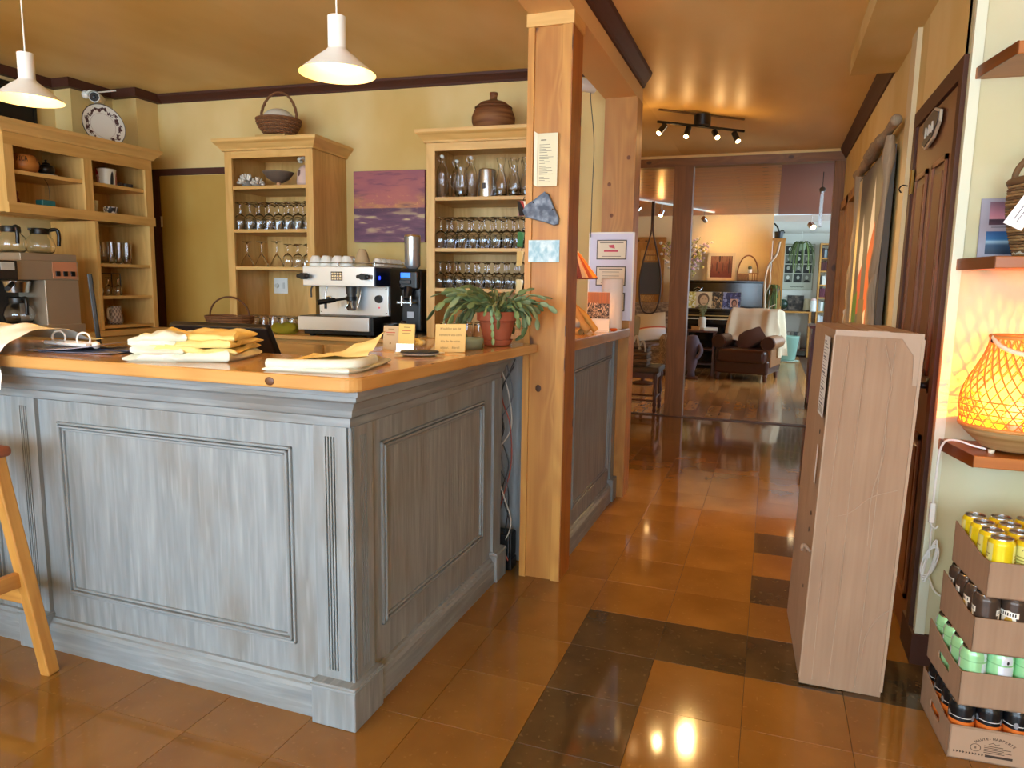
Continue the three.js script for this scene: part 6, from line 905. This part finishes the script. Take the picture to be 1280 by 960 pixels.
  [[.1, 0x2a2a2c], [.16, 0x2f4a4a], [.22, 0x26241f], [.28, 0x4a4a44], [.34, 0x8a8478], [.41, 0x6a6458], [.47, 0x3a3a38], [.53, 0x7a7468]].forEach(([x, col]) => { const o = thing('tall_binder', 'tall binder standing on the low shelf of the alcove desk', 'binder', [x, .151, -14.85], 0, 'binders under the alcove desk'); obj('cover', bx(-.026, .026, 0, .32, -.1, .1), M(col, .6), o); });
}
{ const t = thing('teal_planter', 'tall tapered teal ceramic planter behind the armchair', 'planter', [.335, 0, -13.72]); obj('pot', lathe([[0, .02], [.1, .02], [.12, .04], [.165, .4], [.17, .46], [.158, .46], [.15, .4], [0, .38]], 40), M(0x8fb5a4, .35), t); obj('saucer', lathe([[0, 0], [.17, 0], [.2, .015], [.19, .022], [0, .018]], 40), M(0xb9c4b4, .4), t); }
{ const t = thing('red_cabinet', 'dark red painted cabinet beside the lounge door post', 'cabinet', [.5, 0, -8.5]); Q(t, 'body', bx(.43, .62, .06, .88, -8.85, -8.35), M(0x5a0f0c, .35)); Q(t, 'top', bx(.40, .64, .88, .91, -8.88, -8.32, 'x', .005), M(0x6a1510, .3)); for (const [x, z] of [[.445, -8.37], [.6, -8.37], [.445, -8.83], [.6, -8.83]]) Q(t, 'foot', place(cyl(.015, .02, .06), x, 0, z), W.black); Q(t, 'door', bx(.425, .432, .12, .82, -8.8, -8.4), M(0x64130f, .35)); }
{ // side table with vase and books
  const t = thing('side_table', 'dark wooden side table between piano and armchair', 'table', [-.98, 0, -11.05]); obj('top', bx(-.24, .24, .64, .665, -.2, .2, 'x', .006), W.walnut, t); for (const x of [-.21, .21]) for (const z of [-.17, .17]) obj('leg', bx(x - .016, x + .016, 0, .64, z - .016, z + .016, 'y', .004), W.walnut, t); obj('shelf', bx(-.21, .21, .38, .4, -.18, .18, 'x'), W.walnut, t); obj('shelf', bx(-.21, .21, .16, .18, -.18, .18, 'x'), W.walnut, t);
  const v = thing('white_vase', 'slim white vase with dried stems on the side table', 'vase', [-.96, .666, -11.0]); obj('vase', lathe([[0, 0], [.05, 0], [.056, .01], [.056, .16], [.04, .19], [.044, .2]], 24), M(0xcfc4ae, .5), v); const q = rng(13), l = []; for (let i = 0; i < 12; i++) { const a = q() * 6.28, e = [.12 * Math.cos(a) * q(), .3 + .12 * q(), .1 * Math.sin(a)]; l.push(tube([[0, .15, 0], [e[0] * .4, .24, e[2] * .4], e], .003, 8, 5)); for (let k = 0; k < 3; k++) l.push(ball(.012, e[0] * (1 - k * .1), e[1] - k * .03, e[2], 1.4, .8, 1, 6)); } obj('dried_stems', l, M(0x7d7a4c, .8), v).userData.kind = 'stuff';
  const b = thing('white_book', 'stack-top white book on the side table', 'book', [-.83, .666, -10.97], .1); obj('cover', bx(-.1, .1, 0, .045, -.07, .07, 'x', .003), M(0xe6e2da, .5), b); obj('pages', bx(-.096, .098, .005, .04, -.068, .072), W.paper, b); const w = thing('wooden_box', 'small wooden box beside the white vase', 'box', [-1.04, .666, -10.9]); obj('box', bx(-.06, .06, 0, .05, -.04, .04, 'x', .004), W.pine, w); obj('lid', bx(-.063, .063, .05, .062, -.043, .043, 'x', .003), W.pine, w);
  const s = thing('mauve_sculpture', 'mottled mauve standing figure sculpture beside the dark post', 'sculpture', [-1.03, 0, -10.42]); const sm = M(0x5c4a52, .7); obj('figure', lathe([[0, .03], [.05, .03], [.04, .1], [.06, .2], [.075, .3], [.05, .36], [.07, .45], [.09, .52], [.06, .6], [.05, .62], [0, .63]], 24).scale(1.2, 1, .8), sm, s); obj('arm', tube([[.09, .5, 0], [.13, .4, .04], [.08, .3, .07]], .03, 16, 8), sm, s); obj('foot', place(lathe([[0, 0], [.11, 0], [.1, .03], [0, .035]], 24), 0, 0, 0), W.walnut, s);
}
{ // sofa, cushions, little table
  const fab = M(0xffffff, .9, { map: tex(128, 128, (u, v) => mix3(hex(0x6a5644), hex(0xa08a6c), clamp(fbm(u, v, 12, 12, 23, 3) * 2.4 - .7)), .4, .4) }), t = thing('fabric_sofa', 'brown flecked fabric sofa in front of the pine door', 'sofa', [-2.0, 0, -10.9]);
  obj('base', place(new RoundedBoxGeometry(1.3, .3, .8, 3, .04), 0, .22, 0), fab, t); obj('seat_cushion', place(new RoundedBoxGeometry(1.1, .16, .66, 4, .06), 0, .42, .08), fab, t); obj('backrest', place(new RoundedBoxGeometry(1.3, .68, .24, 5, .1), 0, .72, -.32, -.1), fab, t); for (const s of [-1, 1]) obj('arm', place(new RoundedBoxGeometry(.2, .52, .82, 5, .09), s * .58, .36, .02), fab, t); for (const x of [-.55, .55]) for (const z of [-.32, .34]) obj('foot', place(cyl(.02, .03, .07), x, 0, z), W.walnut, t);
  const pil_ = (l, p, c, rz, s) => { const o = thing('sofa_cushion', l, 'cushion', p); const g = new THREE.BoxGeometry(s, s, .14, 10, 10, 4), a = g.attributes.position; for (let i = 0; i < a.count; i++) { const x = a.getX(i) * 2 / s, y = a.getY(i) * 2 / s; a.setZ(i, a.getZ(i) * (.15 + .85 * Math.max(0, (1 - x * x * .9) * (1 - y * y * .9)))); } g.computeVertexNormals(); obj('cover', place(g, 0, s / 2, 0, -.4, 0, rz), c, o); return o; };
  const st = M(0xffffff, .85, { map: tex(64, 64, (u, v) => v > .45 ? hex(0xb0a48c) : v > .41 ? hex(0xa8523c) : v > .36 ? hex(0xd8d4cc) : hex(0xc6ccd6)) }); pil_('grey and white cushion with a red stripe on the sofa', [-1.66, .5, -10.62], st, .12, .42); pil_('plain olive cushion at the sofa arm', [-1.98, .5, -10.6], M(0x7a6a48, .9), -.3, .4);
  const r = thing('pedestal_table', 'small dark round pedestal table in front of the sofa', 'table', [-1.58, 0, -9.6]); obj('top', place(cyl(.2, .2, .022, 32), 0, .53, 0), W.walnut, r); obj('column', lathe([[0, .02], [.03, .02], [.03, .2], [.045, .26], [.025, .34], [.025, .53], [0, .53]], 20), W.walnut, r); obj('foot', lathe([[0, 0], [.15, 0], [.14, .02], [.05, .04], [0, .045]], 28), W.walnut, r);
}
{ // carved chair with basket near the dark post
  const t = thing('turned_stool', 'dark wooden stool with turned legs and stretchers', 'stool', [-1.27, 0, -7.52]), m = W.walnut, lp = [[0, 0], [.014, 0], [.022, .03], [.016, .06], [.024, .09], [.018, .12], [.018, .17], [.026, .2], [.02, .24], [.016, .3], [.024, .36], [.02, .42], [0, .42]];
  obj('seat', place(new RoundedBoxGeometry(.46, .06, .44, 3, .02), 0, .45, 0), M(0x4a3a24, .7), t); obj('apron', bx(-.2, .2, .36, .42, -.18, .18, 'x'), m, t); for (const x of [-.19, .19]) for (const z of [-.17, .42]) obj('leg', place(lathe(lp, 14), x, 0, z > 0 ? .17 : z), m, t); for (const s of [-1, 1]) { obj('stretcher', rod([-.19, .13, s * .17], [.19, .13, s * .17], .01), m, t); obj('stretcher', rod([s * .19, .16, -.17], [s * .19, .16, .17], .01), m, t); }
  const b = thing('square_basket', 'coarse woven square basket on the turned stool', 'basket', [-1.31, .481, -7.48]); const mats = [M(0x5c4026, .85), M(0x7a5836, .85)]; for (let i = 0; i < 5; i++) obj('woven_band', place(new RoundedBoxGeometry(.27 + (i % 2) * .012, .034, .24 + (i % 2) * .012, 2, .012), 0, .02 + i * .036, 0), mats[i % 2], b); obj('rim', place(new RoundedBoxGeometry(.29, .02, .26, 2, .009), 0, .2, 0), mats[0], b);
  const c = thing('lace_cloth', 'white lacy cloth hanging out of the square basket', 'cloth', [-1.3, .69, -7.44]); obj('cloth', [tube([[-.05, 0, .02], [-.02, .07, .03], [.0, .1, .02], [.03, .02, .06], [.05, -.03, .09]], .014, 24, 7), tube([[.03, 0, .02], [.07, .05, .04], [.1, .0, .09], [.11, -.05, .12]], .01, 20, 7)], M(0xc6b8a0, .9), c);
}
{ // snowshoe with mirror
  const t = thing('snowshoe_mirror', 'long wooden snowshoe with a mirror set in it hanging from the track', 'mirror', [-1.6, .93, -10.0]), N = 40, half = [[0, 0], [.07, .02], [.12, .12], [.14, .25], [.145, .45], [.12, .65], [.075, .85], [.03, 1.03], [.012, 1.12], [.01, 1.3], [.01, 1.52]], L = half.map(([x, y]) => [-x, y, 0]).reverse(), R_ = half.slice(1).map(([x, y]) => [x, y, 0]), m = M(0x3a2413, .6);
  obj('frame', tube([...L, ...R_], .012, 120, 8), m, t); for (const [y, w] of [[.26, .14], [.72, .11], [.8, .09]]) obj('crossbar', rod([-w, y, 0], [w, y, 0], .008), M(0x8a6238, .6), t);
  const mir = extr([[-.135, .27], [.135, .27], [.136, .5], [.112, .7], [-.112, .7], [-.136, .5]], .006); obj('mirror_glass', mir.translate(0, 0, -.003), M(0x5a616e, .15, { metalness: .3 }), t);
  const wb = []; for (let i = -6; i <= 6; i++) { wb.push(rod([i * .02 - .06, .255, 0], [clamp(i * .02 + .02, -.1, .1), .03, 0], .0025, .0025, 5), rod([i * .02 + .06, .255, 0], [clamp(i * .02 - .02, -.1, .1), .03, 0], .0025, .0025, 5)); } for (let i = -3; i <= 3; i++) wb.push(rod([i * .02, .8, 0], [i * .006, 1.0, 0], .0025, .0025, 5), rod([i * .03, .72, 0], [i * .02, .8, 0], .0025, .0025, 5)); obj('webbing', wb, M(0x9a7a48, .7), t).userData.kind = 'stuff';
}
{ // white track lights of the lounge
  const a = [-1.786, 2.458, -9.705], b = [-.93, 2.458, -11.7], t = thing('white_track', 'white ceiling track with small spot heads in the lounge', 'light', [-1.36, 2.46, -10.7]), L = (p) => [p[0] + 1.36, p[1] - 2.46, p[2] + 10.7]; obj('track', rod(L(a), L(b), .016, .016, 8), W.white, t);
  for (const [k, d] of [[.03, [-.35, -.5, .3]], [.3, [-.2, -.75, .35]], [.86, [.3, -.35, -.6]]]) { const p = L([mixn(a[0], b[0], k), 2.33, mixn(a[2], b[2], k)]); obj('arm', rod([p[0], -.01, p[2]], p, .006), W.steel, t); const e = spotHead(t, p, d, W.chrome, .08, .035, k > .8 ? .3 : 1); spot(t, e.toArray(), [e.x + d[0], e.y + d[1], e.z + d[2]], 0xffc06a, k > .8 ? 3 : 5, .9, .9); point(t, e.x, e.y, e.z, 0xffb860, k > .8 ? .45 : .4, 1); }
  const u = thing('white_spot', 'white wall spot beside the alcove in the lounge', 'light', [.42, 2.25, -10.2]); obj('arm', [rod([.0, 0, 0], [.14, 0, 0], .01), rod([0, 0, 0], [0, -.1, 0], .006)], W.white, u); const e = spotHead(u, [0, -.13, 0], [.3, -.4, .6], W.chrome, .09, .04); spot(u, e.toArray(), [e.x + .3, e.y - 1, e.z], 0xffdca8, 5, .8, .8);
  const l = thing('wall_lantern', 'narrow silver framed mirror hanging by the door post', 'mirror', [.41, 1.95, -8.0]); obj('glass', bx(-.006, .006, .0, .3, -.06, .06), M(0x9aa0a6, .1, { metalness: .8 }), l); obj('frame', [bx(-.012, .012, -.02, .0, -.08, .08), bx(-.012, .012, .3, .32, -.08, .08), bx(-.012, .012, 0, .3, -.08, -.06), bx(-.012, .012, 0, .3, .06, .08)], W.steel, l); obj('crest', [ball(.03, 0, .345, 0), ball(.02, 0, .33, .05), ball(.02, 0, .33, -.05)], M(0x6a5a48, .6), l); obj('hanger', rod([0, .36, 0], [0, .52, 0], .003), W.darkMetal, l);
}
renderer.render(scene, camera);
